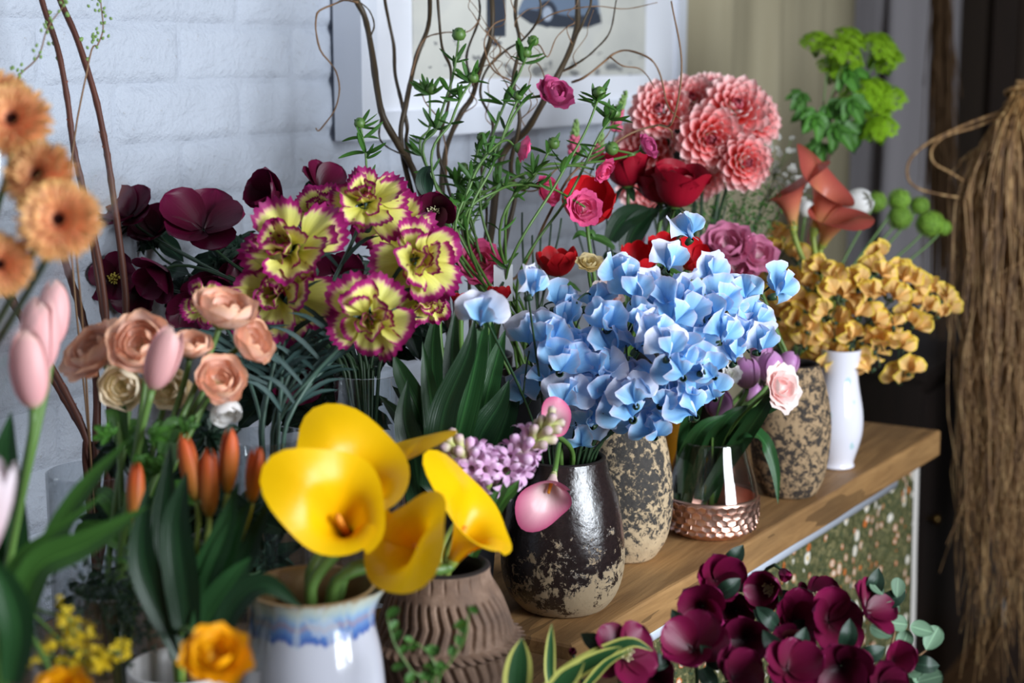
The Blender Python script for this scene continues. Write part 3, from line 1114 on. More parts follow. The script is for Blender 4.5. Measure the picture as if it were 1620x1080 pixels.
def cupp(name, mat, zs=1.0, th=2.2, hw=0.85, flare=0.0, ruf=0.02, fq=5, rnd_tip=0.25, nu=8, nv=8, point=0.0, seed=0, th0=0.06):
    """petal lying on a unit ball that stands on the origin"""
    r = random.Random(seed)
    ph = r.uniform(0, 6.28)

    def fn(u, v):
        s = v * 2 - 1
        t = th0 + (th - th0) * u * (1 - rnd_tip * s * s * u ** 3)
        w = hw * (0.45 + 0.55 * math.sin(min(1.0, u * 1.25) * PI / 2)) * (1 - point * max(0, (u - 0.45) / 0.55) ** 2)
        k = 1 + flare * max(0, (u - 0.6) / 0.4) ** 2 + ruf * math.sin(fq * s + ph) * u * u
        return (k * math.sin(t) * math.cos(s * w), k * math.sin(t) * math.sin(s * w), zs * (1 - math.cos(t)))
    return MB().grid(nu, nv, fn).mesh(name, mat)


def PL(phi, r=0.0, z=0.0, tilt=0.0, s=1.0, roll=0.0):
    return Matrix.Rotation(phi, 4, 'Z') @ Matrix.Translation((r, 0, z)) @ Matrix.Rotation(-tilt, 4, 'Y') @ Matrix.Rotation(roll, 4, 'X') @ Matrix.Scale(s, 4)


def frame(P, n, spin=0.0, s=1.0, up=None):
    """matrix at P with its Z along n; X as near to `up` as it can be"""
    z = n.normalized()
    ref = up if up is not None else V3((0.12, 0.2, 1))
    x = ref - z * ref.dot(z)
    x = x.normalized() if x.length > 1e-4 else z.orthogonal().normalized()
    y = z.cross(x)
    M = Matrix(((x.x, y.x, z.x, P.x), (x.y, y.y, z.y, P.y), (x.z, y.z, z.z, P.z), (0, 0, 0, 1)))
    return M @ Matrix.Rotation(spin, 4, 'Z') @ Matrix.Scale(s, 4)


def ribbon(pts, w, mat, name='leaf', fold=0.35, ref=None, nv=4, wprof=None, n=14, twist=0.0, wave=0.0):
    """a leaf that follows a curve"""
    S = spline(pts, n)
    ref = ref if ref is not None else (-FWD + UPV * 0.4)
    rows = []
    for i, p in enumerate(S):
        t = (S[min(i + 1, n - 1)] - S[max(i - 1, 0)]).normalized()
        k = i / (n - 1)
        a = t.cross(ref)
        a = a.normalized() if a.length > 1e-4 else t.orthogonal().normalized()
        a = Matrix.Rotation(twist * k, 3, t) @ a
        rows.append((p, a, a.cross(t)))
    wp_ = wprof or (lambda k: (0.35 + 0.65 * math.sin(PI * min(1, k * 0.95 + 0.05)) ** 0.7) * max(0.0, 1 - k ** 4) ** 0.7)

    def fn(u, v):
        i = min(n - 1, int(round(u * (n - 1))))
        p, a, b = rows[i]
        s = v * 2 - 1
        ww = w * wp_(i / (n - 1))
        return p + a * (s * ww) + b * (fold * abs(s) * ww + wave * ww * math.sin(7 * u + 2 * s))
    return MB().grid(n - 1, nv, fn).mesh(name, mat)


def in_vase(key, head, depth=0.15, spread=1.0):
    c, h, r = VASES[key]
    d = V3((head.x - c.x, head.y - c.y, 0))
    L = d.length
    d = d.normalized() if L > 1e-5 else V3((1, 0, 0))
    k = min(1.0, L / 0.15) * rnd.uniform(0.35, 0.95) * spread
    pr = V3((-d.y, d.x, 0))
    off = d * (r * k) + pr * (r * rnd.uniform(-0.4, 0.4))
    if off.length > r * 0.92:
        off *= r * 0.92 / off.length
    return c - off * 0.45 + V3((0, 0, h * depth)), c + off + V3((0, 0, h))


def stem_pts(key, head, n_in, n=12, depth=0.15, bow=0.6):
    B, M = in_vase(key, head, depth)
    L = (head - M).length
    t0 = ((M - B).normalized() + V3((0, 0, 0.5))).normalized()
    return [B] + hermite(M, t0 * (L * bow), head, n_in.normalized() * (L * 0.55), n)


# ---------------------------------------------------------------- flower colours
G1 = plain('fresh green stem', lin(84, 116, 52), 0.45)
G2 = plain('dark green stem', lin(40, 64, 38), 0.45)
G3 = plain('blue green stem', lin(56, 82, 70), 0.5)
G4 = plain('yellow green stem', lin(140, 158, 70), 0.45)
WOOD1 = dark_wood('red brown bark', lin(60, 28, 20), lin(98, 50, 32), 0.6)
WOOD2 = dark_wood('olive willow bark', lin(42, 33, 22), lin(80, 64, 42), 0.55)
WOOD3 = dark_wood('tan twig bark', lin(104, 74, 48), lin(140, 106, 74), 0.6)
L_TULIP = leaf_mat('tulip leaf green', lin(28, 62, 32), lin(46, 86, 44), rough=0.34)
L_DEEP = leaf_mat('deep leaf green', lin(20, 44, 26), lin(34, 62, 36), rough=0.32)
L_FRESH = leaf_mat('fresh leaf green', lin(44, 86, 32), lin(70, 112, 44), rough=0.45)
L_BLUE = leaf_mat('blue green carnation leaf', lin(40, 62, 60), lin(60, 86, 82), rough=0.5)
L_STRIPE = leaf_mat('green leaf with cream edge', lin(30, 70, 40), lin(50, 90, 48), edge=lin(196, 196, 104), rough=0.35)
L_EUCA = leaf_mat('grey green eucalyptus leaf', lin(84, 116, 92), lin(114, 142, 114), rough=0.55)
L_HELL = leaf_mat('hellebore leaf green', lin(22, 42, 32), lin(40, 64, 48), rough=0.4)

P_HELL = petal_mat('burgundy hellebore petal', [(0, lin(64, 16, 30)), (0.25, lin(92, 10, 42)), (0.8, lin(112, 16, 60)), (1, lin(142, 40, 92))], 0.26, 0.2, 0.42, var=0.25)
P_HELLW = petal_mat('deep wine hellebore petal', [(0, lin(52, 12, 28)), (0.4, lin(76, 10, 36)), (1, lin(104, 18, 58))], 0.26, 0.2, 0.42, var=0.3)
P_CARN = petal_mat('yellow carnation petal with magenta edge', [(0, lin(150, 150, 40)), (0.35, lin(212, 206, 88)), (0.74, lin(232, 228, 132)), (0.80, lin(226, 190, 150)), (0.87, lin(170, 34, 114)), (1, lin(140, 16, 90))], 0.1, 0.25, 0.55, jag=0.16, var=0.12)
P_PEACH = petal_mat('peach ranunculus petal', [(0, lin(236, 224, 160)), (0.3, lin(252, 222, 206)), (0.75, lin(252, 214, 196)), (1, lin(248, 194, 158))], 0.06, 0.25, 0.45, var=0.1)
P_PEACHY = petal_mat('yellow peach ranunculus petal', [(0, lin(246, 236, 180)), (0.5, lin(255, 246, 216)), (1, lin(255, 236, 208))], 0.06, 0.25, 0.45, var=0.1)
P_PINK = petal_mat('bright pink ranunculus petal', [(0, lin(236, 170, 180)), (0.4, lin(240, 120, 160)), (1, lin(224, 84, 138))], 0.14, 0.25, 0.4, var=0.15)
P_DPINK = petal_mat('dusty pink ranunculus petal', [(0, lin(200, 140, 150)), (0.5, lin(210, 104, 150)), (1, lin(190, 76, 128))], 0.14, 0.25, 0.4, var=0.15)
P_BLUSH = petal_mat('blush pink ranunculus petal', [(0, lin(252, 232, 220)), (0.5, lin(250, 206, 204)), (1, lin(255, 238, 232))], 0.10, 0.3, 0.4, var=0.1)
P_TULIP = petal_mat('pale pink tulip petal', [(0, lin(232, 210, 180)), (0.25, lin(236, 176, 178)), (0.8, lin(238, 186, 184)), (1, lin(240, 204, 190))], 0.2, 0.25, 0.4, var=0.06)
P_PURP = petal_mat('purple tulip petal', [(0, lin(180, 190, 120)), (0.22, lin(196, 160, 180)), (0.7, lin(196, 132, 190)), (1, lin(214, 164, 208))], 0.14, 0.25, 0.35, var=0.1)
P_OBUD = petal_mat('orange tulip bud petal', [(0, lin(160, 150, 60)), (0.3, lin(200, 130, 60)), (0.7, lin(206, 96, 48)), (1, lin(190, 84, 44))], 0.16, 0.2, 0.45, var=0.15)
P_ROSE = petal_mat('velvet red rose petal', [(0, lin(150, 30, 50)), (0.4, lin(168, 14, 42)), (1, lin(146, 8, 34))], 0.06, 0.15, 0.5, var=0.12)
P_ANEM = petal_mat('scarlet anemone petal', [(0, lin(150, 20, 40)), (0.4, lin(196, 22, 40)), (1, lin(204, 26, 34))], 0.22, 0.2, 0.45, var=0.12)
P_DAHL = petal_mat('coral dahlia petal with pale tips', [(0, lin(232, 96, 70)), (0.3, lin(236, 106, 98)), (0.5, lin(244, 146, 146)), (0.72, lin(252, 206, 204)), (1, lin(255, 246, 242))], 0.08, 0.25, 0.5, var=0.08)
P_DAHLC = petal_mat('rosy dahlia centre petal', [(0, lin(190, 60, 80)), (0.6, lin(206, 84, 104)), (1, lin(226, 140, 150))], 0.06, 0.2, 0.5, var=0.12)
P_LISI = petal_mat('mauve pink lisianthus petal', [(0, lin(220, 190, 190)), (0.4, lin(220, 150, 174)), (1, lin(208, 124, 160))], 0.08, 0.3, 0.5, var=0.12)
P_SKY = petal_mat('sky blue sweet pea petal', [(0, lin(104, 166, 226)), (0.35, lin(134, 194, 242)), (0.8, lin(166, 212, 248)), (0.95, lin(204, 220, 248)), (1, lin(228, 224, 246))], 0.12, 0.35, 0.5, var=0.12)
P_SKYP = petal_mat('pale lilac blue sweet pea petal', [(0, lin(126, 182, 232)), (0.35, lin(178, 208, 240)), (0.7, lin(214, 222, 242)), (1, lin(234, 230, 244))], 0.08, 0.35, 0.5, var=0.06)
P_AMBER = petal_mat('amber sweet pea petal', [(0, lin(214, 150, 60)), (0.4, lin(238, 190, 116)), (0.82, lin(240, 200, 130)), (0.93, lin(240, 206, 84)), (1, lin(238, 210, 84))], 0.10, 0.3, 0.55, var=0.16)
P_CREAM = petal_mat('cream ranunculus petal', [(0, lin(220, 206, 130)), (0.5, lin(240, 222, 160)), (1, lin(244, 226, 176))], 0.06, 0.3, 0.45)
P_WHITE = petal_mat('white petal', [(0, lin(206, 210, 180)), (0.4, lin(234, 232, 226)), (1, lin(240, 238, 238))], 0.05, 0.3, 0.45)
P_GOLD = petal_mat('golden yellow ranunculus petal', [(0, lin(210, 150, 20)), (0.5, lin(244, 188, 12)), (1, lin(240, 164, 10))], 0.06, 0.3, 0.45)
P_GERB = petal_mat('apricot gerbera petal', [(0, lin(226, 120, 90)), (0.4, lin(244, 168, 128)), (0.8, lin(244, 188, 124)), (1, lin(246, 214, 120))], 0.10, 0.25, 0.5, var=0.1)
P_YCALLA = petal_mat('yellow calla spathe', [(0, lin(150, 130, 14)), (0.2, lin(226, 166, 4)), (0.6, lin(248, 188, 4)), (1, lin(252, 200, 10))], 0.035, 0.3, 0.32, var=0.03)
P_PCALLA = petal_mat('pink calla spathe', [(0, lin(206, 206, 150)), (0.2, lin(244, 216, 210)), (0.65, lin(246, 200, 204)), (0.93, lin(236, 140, 168)), (1, lin(224, 100, 144))], 0.05, 0.3, 0.32, var=0.03)
P_BCALLA = petal_mat('copper brown calla spathe', [(0, lin(196, 190, 80)), (0.25, lin(206, 150, 100)), (0.6, lin(196, 110, 86)), (1, lin(172, 78, 70))], 0.06, 0.25, 0.35, var=0.1)
P_HYA = petal_mat('lilac hyacinth floret', [(0, lin(206, 210, 160)), (0.35, lin(226, 200, 208)), (0.8, lin(216, 166, 208)), (1, lin(232, 204, 226))], 0.06, 0.2, 0.4, var=0.12)
P_HYAG = petal_mat('greenish hyacinth bud', [(0, lin(170, 186, 90)), (0.5, lin(206, 206, 140)), (1, lin(206, 170, 190))], 0.06, 0.2, 0.4, var=0.12)
M_STAM = plain('yellow stamen', lin(226, 206, 96), 0.5)
M_STAMP = plain('pale stamen', lin(226, 220, 176), 0.5)
M_SPADIX = plain('orange spadix', lin(226, 140, 30), 0.7)
M_DARKC = plain('dark flower centre', lin(74, 26, 20), 0.8)
M_BLACKC = plain('black flower centre', lin(18, 14, 20), 0.7)

# petal shapes shared by all flowers of a kind
S = {}
S['hell'] = [ovate('hellebore_petal', P_HELL, 1, 0.50, 0.5, 3.2, 0.42, 0.10, 0.03, 4, 8, 8, seed=i) for i in range(4)]
S['hellw'] = [ovate('hellebore_petal', P_HELLW, 1, 0.50, 0.5, 3.2, 0.42, 0.10, 0.03, 4, 8, 8, seed=i) for i in range(4)]
S['carn'] = [fan('carnation_petal', P_CARN, 0.72, 1, 0.10, 0.10, 4.5, 0.035, 30, 0, 0.06, 0.05, 8, 26, seed=i) for i in range(6)]
for k_, mt in (('peach', P_PEACH), ('peachy', P_PEACHY), ('pink', P_PINK), ('dpink', P_DPINK), ('blush', P_BLUSH), ('cream', P_CREAM), ('gold', P_GOLD), ('lisi', P_LISI), ('whiter', P_WHITE)):
    S[k_ + '_in'] = [cupp('inner_petal', mt, 0.95, 2.45, 0.75, 0, 0.03, seed=i) for i in range(2)]
    S[k_ + '_mid'] = [cupp('middle_petal', mt, 0.9, 2.1, 0.8, 0.0, 0.04, seed=i) for i in range(2)]
    S[k_ + '_out'] = [cupp('outer_petal', mt, 0.85, 1.72, 0.85, 0.12, 0.07, 6, seed=i) for i in range(3)]
    S[k_ + '_open'] = [cupp('outer_petal', mt, 0.8, 1.35, 0.8, 0.25, 0.10, 7, seed=i) for i in range(3)]
for k_, mt in (('tulip', P_TULIP), ('purp', P_PURP), ('obud', P_OBUD), ('wtul', P_WHITE)):
    S[k_] = [cupp('tulip_petal', mt, 1.3, 2.95, 0.98, 0.0, 0.015, 4, 0.12, 12, 8, 0.55, seed=i) for i in range(3)]
S['rose_in'] = [cupp('rose_petal', P_ROSE, 1.25, 2.4, 1.05, 0.05, 0.03, seed=i) for i in range(2)]
S['rose_out'] = [cupp('rose_petal', P_ROSE, 1.2, 2.08, 1.0, 0.26, 0.06, 5, 0.2, seed=i) for i in range(3)]
S['anem'] = [cupp('anemone_petal', P_ANEM, 1.05, 1.95, 0.62, 0.10, 0.03, 5, 0.3, seed=i) for i in range(3)]
S['anemo'] = [cupp('anemone_petal', P_ANEM, 0.9, 1.35, 0.62, 0.15, 0.05, 5, 0.3, seed=i) for i in range(3)]
S['dahl'] = [ovate('dahlia_petal', P_DAHL, 1, 0.34, 0.75, 2.3, 0.8, 0.12, 0.0, 4, 7, 4, tip=0.15, seed=i, e=0.95) for i in range(3)]
S['dahlc'] = [ovate('dahlia_petal', P_DAHLC, 1, 0.3, 0.7, 2.2, 1.1, 0.35, 0.0, 4, 5, 4, seed=i, e=0.9) for i in range(2)]
S['gerb'] = [ovate('gerbera_petal', P_GERB, 1, 0.10, 0.45, 4, 0.5, 0.12, 0.0, 4, 5, 2, seed=i) for i in range(3)]
for k_, mt, mp_ in (('sky', P_SKY, P_SKYP), ('amber', P_AMBER, P_AMBER)):
    S[k_ + '_std'] = [fan('standard_petal', mt, 1.30, 1, -0.22, 0.13, 7.0, 0.014, 19, 0.10, 0.22, 0.05, 10, 26, seed=i, pw=1.7) for i in range(5)]
    S[k_ + '_stdp'] = [fan('standard_petal', mp_, 1.30, 1, -0.18, 0.12, 6.5, 0.014, 17, 0.10, 0.18, 0.05, 10, 26, seed=i + 9, pw=1.7) for i in range(3)]
    S[k_ + '_wing'] = [fan('wing_petal', mt, 0.95, 1, 0.28, 0.14, 6.4, 0.014, 14, 0, 0.2, 0.08, 8, 16, seed=i) for i in range(3)]
    S[k_ + '_keel'] = [ovate('keel_petal', mp_, 1, 0.28, 0.6, 3, 1.2, 0.5, seed=1)]


def bell(name, prof, mat, n=10):
    return MB().lathe(prof, n).mesh(name, mat)


S['calyx_tube'] = bell('calyx', [(0.06, -1.5), (0.16, -1.45), (0.2, -1.2), (0.22, -0.5), (0.27, -0.1), (0.3, 0.12)], G3)
S['calyx_cup'] = bell('calyx', [(0.05, -0.32), (0.22, -0.26), (0.42, -0.08), (0.5, 0.1)], G1)
S['calyx_pea'] = bell('calyx', [(0.05, -0.34), (0.12, -0.30), (0.17, -0.12), (0.16, 0.06), (0.12, 0.08)], G2)
S['sepal'] = ovate('sepal', L_DEEP, 1, 0.2, 0.4, 2, 0.4, -0.35, seed=2)
S['sepal_f'] = ovate('sepal', L_FRESH, 1, 0.34, 0.4, 2, 0.4, 0.1, seed=2)


def stamen_mesh(name, n, ln, mat, spread=0.9, r=0.016, tipr=0.045, seed=3, centre=None):
    rr = random.Random(seed)
    m = MB()
    for k in range(n):
        a = rr.uniform(0, 2 * PI)
        q = rr.uniform(0.15, spread)
        d = V3((math.cos(a) * q, math.sin(a) * q, 1)).normalized()
        l_ = ln * rr.uniform(0.7, 1.1)
        m.tube([V3((0, 0, 0)), d * (l_ * 0.6), d * l_ + V3((0, 0, -0.02))], r, r, 3, cap=False)
        m.tube([d * l_ * 0.95, d * (l_ + tipr)], tipr, tipr * 0.5, 4)
    if centre:
        m.lathe([(0.001, centre), (centre * 0.8, centre * 0.75), (centre, centre * 0.2), (centre * 0.8, 0)], 10, 1)
    return m


S['stam'] = stamen_mesh('stamens', 34, 0.36, M_STAM, 1.0).mesh('stamens', M_STAM)
S['stamp'] = stamen_mesh('stamens', 40, 0.42, M_STAMP, 0.8, 0.014, 0.035).mesh('stamens', M_STAMP)
S['stamk'] = stamen_mesh('stamens', 40, 0.36, M_BLACKC, 1.2, 0.014, 0.04, 4, 0.22).mesh('stamens', [M_BLACKC, M_BLACKC])
m = MB()
for k in range(180):
    t = (k + 0.5) / 180
    a = k * 2.39996
    q = 0.30 * math.sqrt(t)
    hgt = 0.12 - 0.09 * abs(t - 0.75)
    m.tube([V3((q * math.cos(a), q * math.sin(a), 0)), V3((q * math.cos(a), q * math.sin(a), hgt + 0.06))], 0.016, 0.01, 4)
m.lathe([(0.31, 0.0), (0.3, 0.03), (0.15, 0.05), (0.001, 0.05)], 16)
S['gerbc'] = m.mesh('flower_centre', M_DARKC)


# ---------------------------------------------------------------- flower heads: lists of (name, mesh, matrix), head radius 1
def h_hell(r, open_=0.5, key='hell', stam=True):
    out = []
    p0 = r.uniform(0, 6.28)
    for i in range(5):
        t = open_ + r.uniform(-0.22, 0.22)
        out.append(('petal', S[key][r.randrange(4)], PL(p0 + i * 1.2566 + r.uniform(-0.1, 0.1), 0.04, 0.02 * (i % 2), t, r.uniform(0.92, 1.08), r.uniform(-0.2, 0.2))))
    if stam:
        out.append(('stamens', S['stamp' if r.random() < 0.5 else 'stam'], Matrix.Scale(0.85, 4)))
    return out


def h_carn(r):
    out = [('calyx', S['calyx_tube'], Matrix.Scale(0.8, 4))]
    for n, t, l_, z in ((5, 0.0, 1.12, 0.0), (4, 0.35, 1.0, 0.02), (4, 0.78, 0.8, 0.04), (4, 1.1, 0.6, 0.05), (4, 1.3, 0.44, 0.05)):
        p0 = r.uniform(0, 6.28)
        for i in range(n):
            out.append(('petal', S['carn'][r.randrange(6)], PL(p0 + i * 2 * PI / n + r.uniform(-0.2, 0.2), 0.05, z, t + r.uniform(-0.4, 0.4), l_ * r.uniform(0.72, 1.15), r.uniform(-0.65, 0.65))))
    return out


def h_ran(r, key, layers=(('in', 3, 0.25), ('in', 4, 0.38), ('in', 5, 0.52), ('mid', 5, 0.66), ('mid', 6, 0.8), ('out', 6, 0.94)), open_=False, squash=1.0):
    out = [('calyx', S['calyx_cup'], Matrix.Scale(0.75, 4))]
    for li, (k_, n, s_) in enumerate(layers):
        p0 = r.uniform(0, 6.28)
        for i in range(n):
            ms = S[key + '_' + k_]
            q = s_ * r.uniform(0.94, 1.05)
            out.append(('petal', ms[r.randrange(len(ms))], PL(p0 + i * 2 * PI / n + r.uniform(-0.12, 0.12), 0, (1 - s_) * 0.16, r.uniform(-0.09, 0.05), q) @ Matrix.Diagonal((1, 1, squash, 1))))
    if open_:
        p0 = r.uniform(0, 6.28)
        for i in range(6):
            ms = S[key + '_open']
            out.append(('petal', ms[r.randrange(len(ms))], PL(p0 + i * PI / 3, 0, -0.02, -0.12, 1.08)))
    return out


def h_pinkopen(r, key='pink'):
    return h_ran(r, key, (('in', 3, 0.35), ('mid', 4, 0.55), ('out', 5, 0.75), ('open', 6, 0.95), ('open', 5, 1.05)), False, 0.9)


def h_tulip(r, key, asp=1.0):
    out = []
    p0 = r.uniform(0, 6.28)
    for i in range(6):
        q = 0.93 if i % 2 else 1.0
        out.append(('petal', S[key][r.randrange(3)], PL(p0 + i * PI / 3 + r.uniform(-0.06, 0.06), 0, 0, r.uniform(-0.05, 0.03), q) @ Matrix.Diagonal((1, 1, asp, 1))))
    return out


def h_rose(r):
    out = [('calyx', S['calyx_cup'], Matrix.Scale(0.6, 4))]
    for i in range(5):
        out.append(('sepal', S['sepal'], PL(i * 1.2566, 0.2, -0.02, -0.5, 0.8)))
    for k_, n, s_ in (('in', 3, 0.34), ('in', 4, 0.5), ('in', 5, 0.68), ('out', 5, 0.86), ('out', 5, 1.0)):
        p0 = r.uniform(0, 6.28)
        for i in range(n):
            ms = S['rose_' + k_]
            out.append(('petal', ms[r.randrange(len(ms))], PL(p0 + i * 2 * PI / n, 0, (1 - s_) * 0.3, r.uniform(-0.08, 0.04), s_)))
    return out


def h_anem(r, key='anem'):
    out = []
    p0 = r.uniform(0, 6.28)
    for i in range(9):
        out.append(('petal', S[key][r.randrange(3)], PL(p0 + i * 2 * PI / 9 + r.uniform(-0.08, 0.08), 0, 0.01 * (i % 3), r.uniform(-0.08, 0.06), 0.95 if i % 2 else 1.02)))
    out.append(('stamens', S['stamk'], Matrix.Translation((0, 0, 0.04))))
    return out


def h_dahl(r, n=70):
    out = []
    for i in range(n):
        t = (i + 0.5) / n
        pol = 0.04 + 1.8 * t ** 0.72
        a = i * 2.39996
        s_ = 0.22 + 0.48 * min(1, t * 1.4)
        M = Matrix.Rotation(a, 4, 'Z') @ Matrix.Rotation(pol - PI / 2, 4, 'Y') @ Matrix.Translation((0.12 + 0.26 * min(1, t * 1.6), 0, 0)) @ Matrix.Rotation(-0.22 + r.uniform(-0.08, 0.08), 4, 'Y') @ Matrix.Scale(s_ * r.uniform(0.93, 1.07), 4)
        key = 'dahlc' if t < 0.26 else 'dahl'
        out.append(('petal', S[key][r.randrange(len(S[key]))], M))
    return out


def h_gerb(r):
    out = [('flower_centre', S['gerbc'], Matrix.Translation((0, 0, 0.06)) @ Matrix.Scale(0.5, 4))]
    for n, t, z, s_ in ((34, -0.2, 0, 1.0), (34, 0.05, 0.02, 0.98), (30, 0.3, 0.04, 0.9), (26, 0.62, 0.06, 0.62), (18, 0.95, 0.06, 0.40)):
        for i in range(n):
            out.append(('petal', S['gerb'][r.randrange(3)], PL(i * 2 * PI / n + r.uniform(-0.06, 0.06), 0.12, z, t + r.uniform(-0.1, 0.1), 0.86 * s_ * r.uniform(0.93, 1.05))))
    return out


def put_head(parent, parts, M):
    for nm, me, L in parts:
        obj(nm, me, parent, M @ L)


def green_stem(t, P, r0, mat, r1=None, n=6):
    return obj('stem', MB().tube(P, r0, r1 or r0 * 0.85, n).mesh('stem', mat), t)


def leaf_on(t, P, w, mat, **k):
    return obj('leaf', ribbon(P, w, mat, **k), t)


PTS = {}


def bloom(kind, label, cat, key, x, y, d, face, size, stem=0.003, smat=None, group=None, up=None, spin=None, leaves=0, lmat=None, depth=0.15, head=None, name=None, back=0.0, bow=0.6):
    """one cut flower: stem standing in vase `key`, head seen at x, y, turned to `face`, size px across its radius"""
    P = at(x, y, d)
    n = facing(*face)
    s_ = size * d / FPX
    base = P - n * (s_ * back)
    pts = stem_pts(key, base, n, depth=depth, bow=bow)
    t = root(name or kind, label, cat, pts[0], group)
    PTS[t.name] = pts
    green_stem(t, pts, stem, smat or G1)
    put_head(t, head(rnd), frame(base, n, rnd.uniform(0, 6.28) if spin is None else spin, s_, up))
    for k in range(leaves):
        i = rnd.randrange(3, 8)
        a = pts[i]
        dr = V3((rnd.uniform(-1, 1), rnd.uniform(-1, 1), rnd.uniform(0.3, 1.2))).normalized()
        L = rnd.uniform(0.04, 0.07)
        leaf_on(t, [a, a + dr * L * 0.5, a + dr * L * 0.85 + V3((0, 0, -0.2 * L)), a + dr * L + V3((0, 0, -0.4 * L))], L * 0.16, lmat or L_FRESH, n=8)
    return t


ORD = ['first', 'second', 'third', 'fourth', 'fifth', 'sixth', 'seventh', 'eighth', 'ninth', 'tenth', 'eleventh', 'twelfth', 'thirteenth', 'fourteenth', 'fifteenth', 'sixteenth', 'seventeenth', 'eighteenth']


# ================================================================ the flowers, from the wall to the front
# ---- curly willow, each rod with its own twigs
def rod(t, P, d, r0, r1, mat, nm='branch', n=40, dj=0.03, jit=0.0):
    k = len(P)
    W = [at(x + rnd.gauss(0, jit), y + rnd.gauss(0, jit), d + dj * math.sin(i * 1.3 + x * 0.01)) for i, (x, y) in enumerate(P)]
    S_ = spline(W, n)
    return obj(nm, MB().tube(S_, r0, r1, 7, rf=lambda q: (r0 + (r1 - r0) * q) * (1 + 0.10 * math.sin(q * 31) + 0.08 * math.sin(q * 77))).mesh(nm, mat), t)


WR = VASES['willow']
WIL = [
    ('thick dark curly willow rod rising left across the picture frame edge', 4.4, 2.9, WOOD2, [(735, 600), (722, 480), (690, 380), (657, 277), (633, 233), (607, 187), (597, 143), (588, 80), (577, 27), (562, -4), (550, -50)],
     [([(566, 4), (545, 0), (530, 6), (505, 17), (500, 30), (500, 50), (507, 80), (523, 100), (533, 117), (537, 143), (530, 173), (513, 197), (504, 207), (500, 203)], 1.3, 0.8, WOOD3),
      ([(585, 60), (592, 40), (585, 18), (572, 5)], 1.2, 0.7, WOOD2), ([(604, 180), (600, 215), (612, 232), (640, 246)], 1.3, 0.9, WOOD2)]),
    ('slim wavy willow rod just right of the thick left one', 2.4, 1.6, WOOD2, [(728, 600), (700, 420), (660, 290), (643, 230), (644, 200), (635, 160), (625, 117), (623, 73), (615, 33), (608, -10), (612, -60)], []),
    ('dark willow rod leaning right below the mount corner', 3.2, 2.2, WOOD2, [(732, 600), (690, 430), (650, 300), (634, 217), (642, 167), (650, 127), (660, 87), (677, 43), (680, 0), (676, -50)],
     [([(650, 120), (668, 66), (700, 52), (740, 50), (760, 30)], 1.1, 0.7, WOOD3)]),
    ('slender snaking willow rod behind the tallest green bud', 2.0, 1.3, WOOD2, [(745, 600), (742, 440), (707, 290), (693, 240), (700, 200), (710, 160), (713, 110), (700, 77), (695, 33), (692, -20), (697, -60)],
     [([(706, 290), (706, 240), (694, 190), (672, 160), (664, 130)], 1.0, 0.7, WOOD3)]),
    ('willow rod crossing the printed post in the picture', 3.4, 2.4, WOOD2, [(742, 600), (720, 470), (700, 330), (705, 240), (728, 182), (747, 153), (760, 107), (777, 57), (778, 0), (770, -60)],
     [([(777, 55), (792, 80), (780, 100), (800, 130), (808, 150)], 1.1, 0.7, WOOD3), ([(750, 140), (738, 90), (757, 33), (758, 0), (748, -40)], 1.6, 1.2, WOOD2)]),
    ('heavy forked willow rod leaning right behind the pink ranunculus', 4.6, 2.6, WOOD2, [(752, 600), (765, 470), (778, 360), (787, 280), (800, 236), (833, 205), (860, 160), (884, 116), (905, 70), (914, 25), (908, -50)],
     [([(905, 70), (925, 30), (935, 0), (925, -40)], 1.8, 1.2, WOOD2), ([(892, 112), (920, 96), (940, 80), (965, 50), (975, 0)], 1.4, 0.9, WOOD2),
      ([(905, 130), (925, 122), (953, 100), (973, 84), (995, 80), (1027, 92), (1042, 112), (1050, 140), (1054, 160), (1062, 176), (1078, 190)], 1.5, 0.8, WOOD3),
      ([(965, 90), (985, 104), (1010, 108), (1024, 120), (1036, 140)], 1.0, 0.6, WOOD3)]),
    ('upright willow rod beside the red roses', 2.8, 1.6, WOOD2, [(757, 600), (790, 480), (800, 380), (815, 310), (808, 260), (822, 190), (812, 130), (822, 70), (815, 20), (822, -50)],
     [([(812, 130), (780, 110), (766, 70), (780, 40), (800, 30)], 1.1, 0.7, WOOD3), ([(820, 90), (850, 70), (866, 90), (880, 60), (900, 40)], 1.0, 0.6, WOOD3), ([(815, 300), (850, 300), (880, 268), (905, 262), (940, 280)], 1.1, 0.7, WOOD3)]),
    ('brown bare twig arching in front of the picture frame corner', 1.7, 0.9, WOOD3, [(760, 600), (770, 470), (815, 440), (842, 395), (868, 340), (905, 275), (960, 235), (1000, 210), (1040, 198), (1064, 192)],
     [([(905, 275), (925, 250), (960, 215), (975, 180)], 0.9, 0.6, WOOD3), ([(1040, 198), (1060, 205), (1064, 218)], 0.8, 0.5, WOOD3)]),
    ('thin willow rod with a loop over the printed car', 1.8, 1.0, WOOD2, [(750, 600), (760, 450), (770, 340), (762, 260), (780, 200), (760, 150), (770, 110), (800, 80), (830, 60), (855, 20), (850, -40)],
     [([(800, 80), (820, 100), (850, 100), (862, 130), (855, 170)], 0.9, 0.6, WOOD3), ([(845, 40), (880, 20), (940, 10), (990, 14), (1040, 4)], 0.9, 0.5, WOOD3)]),
]
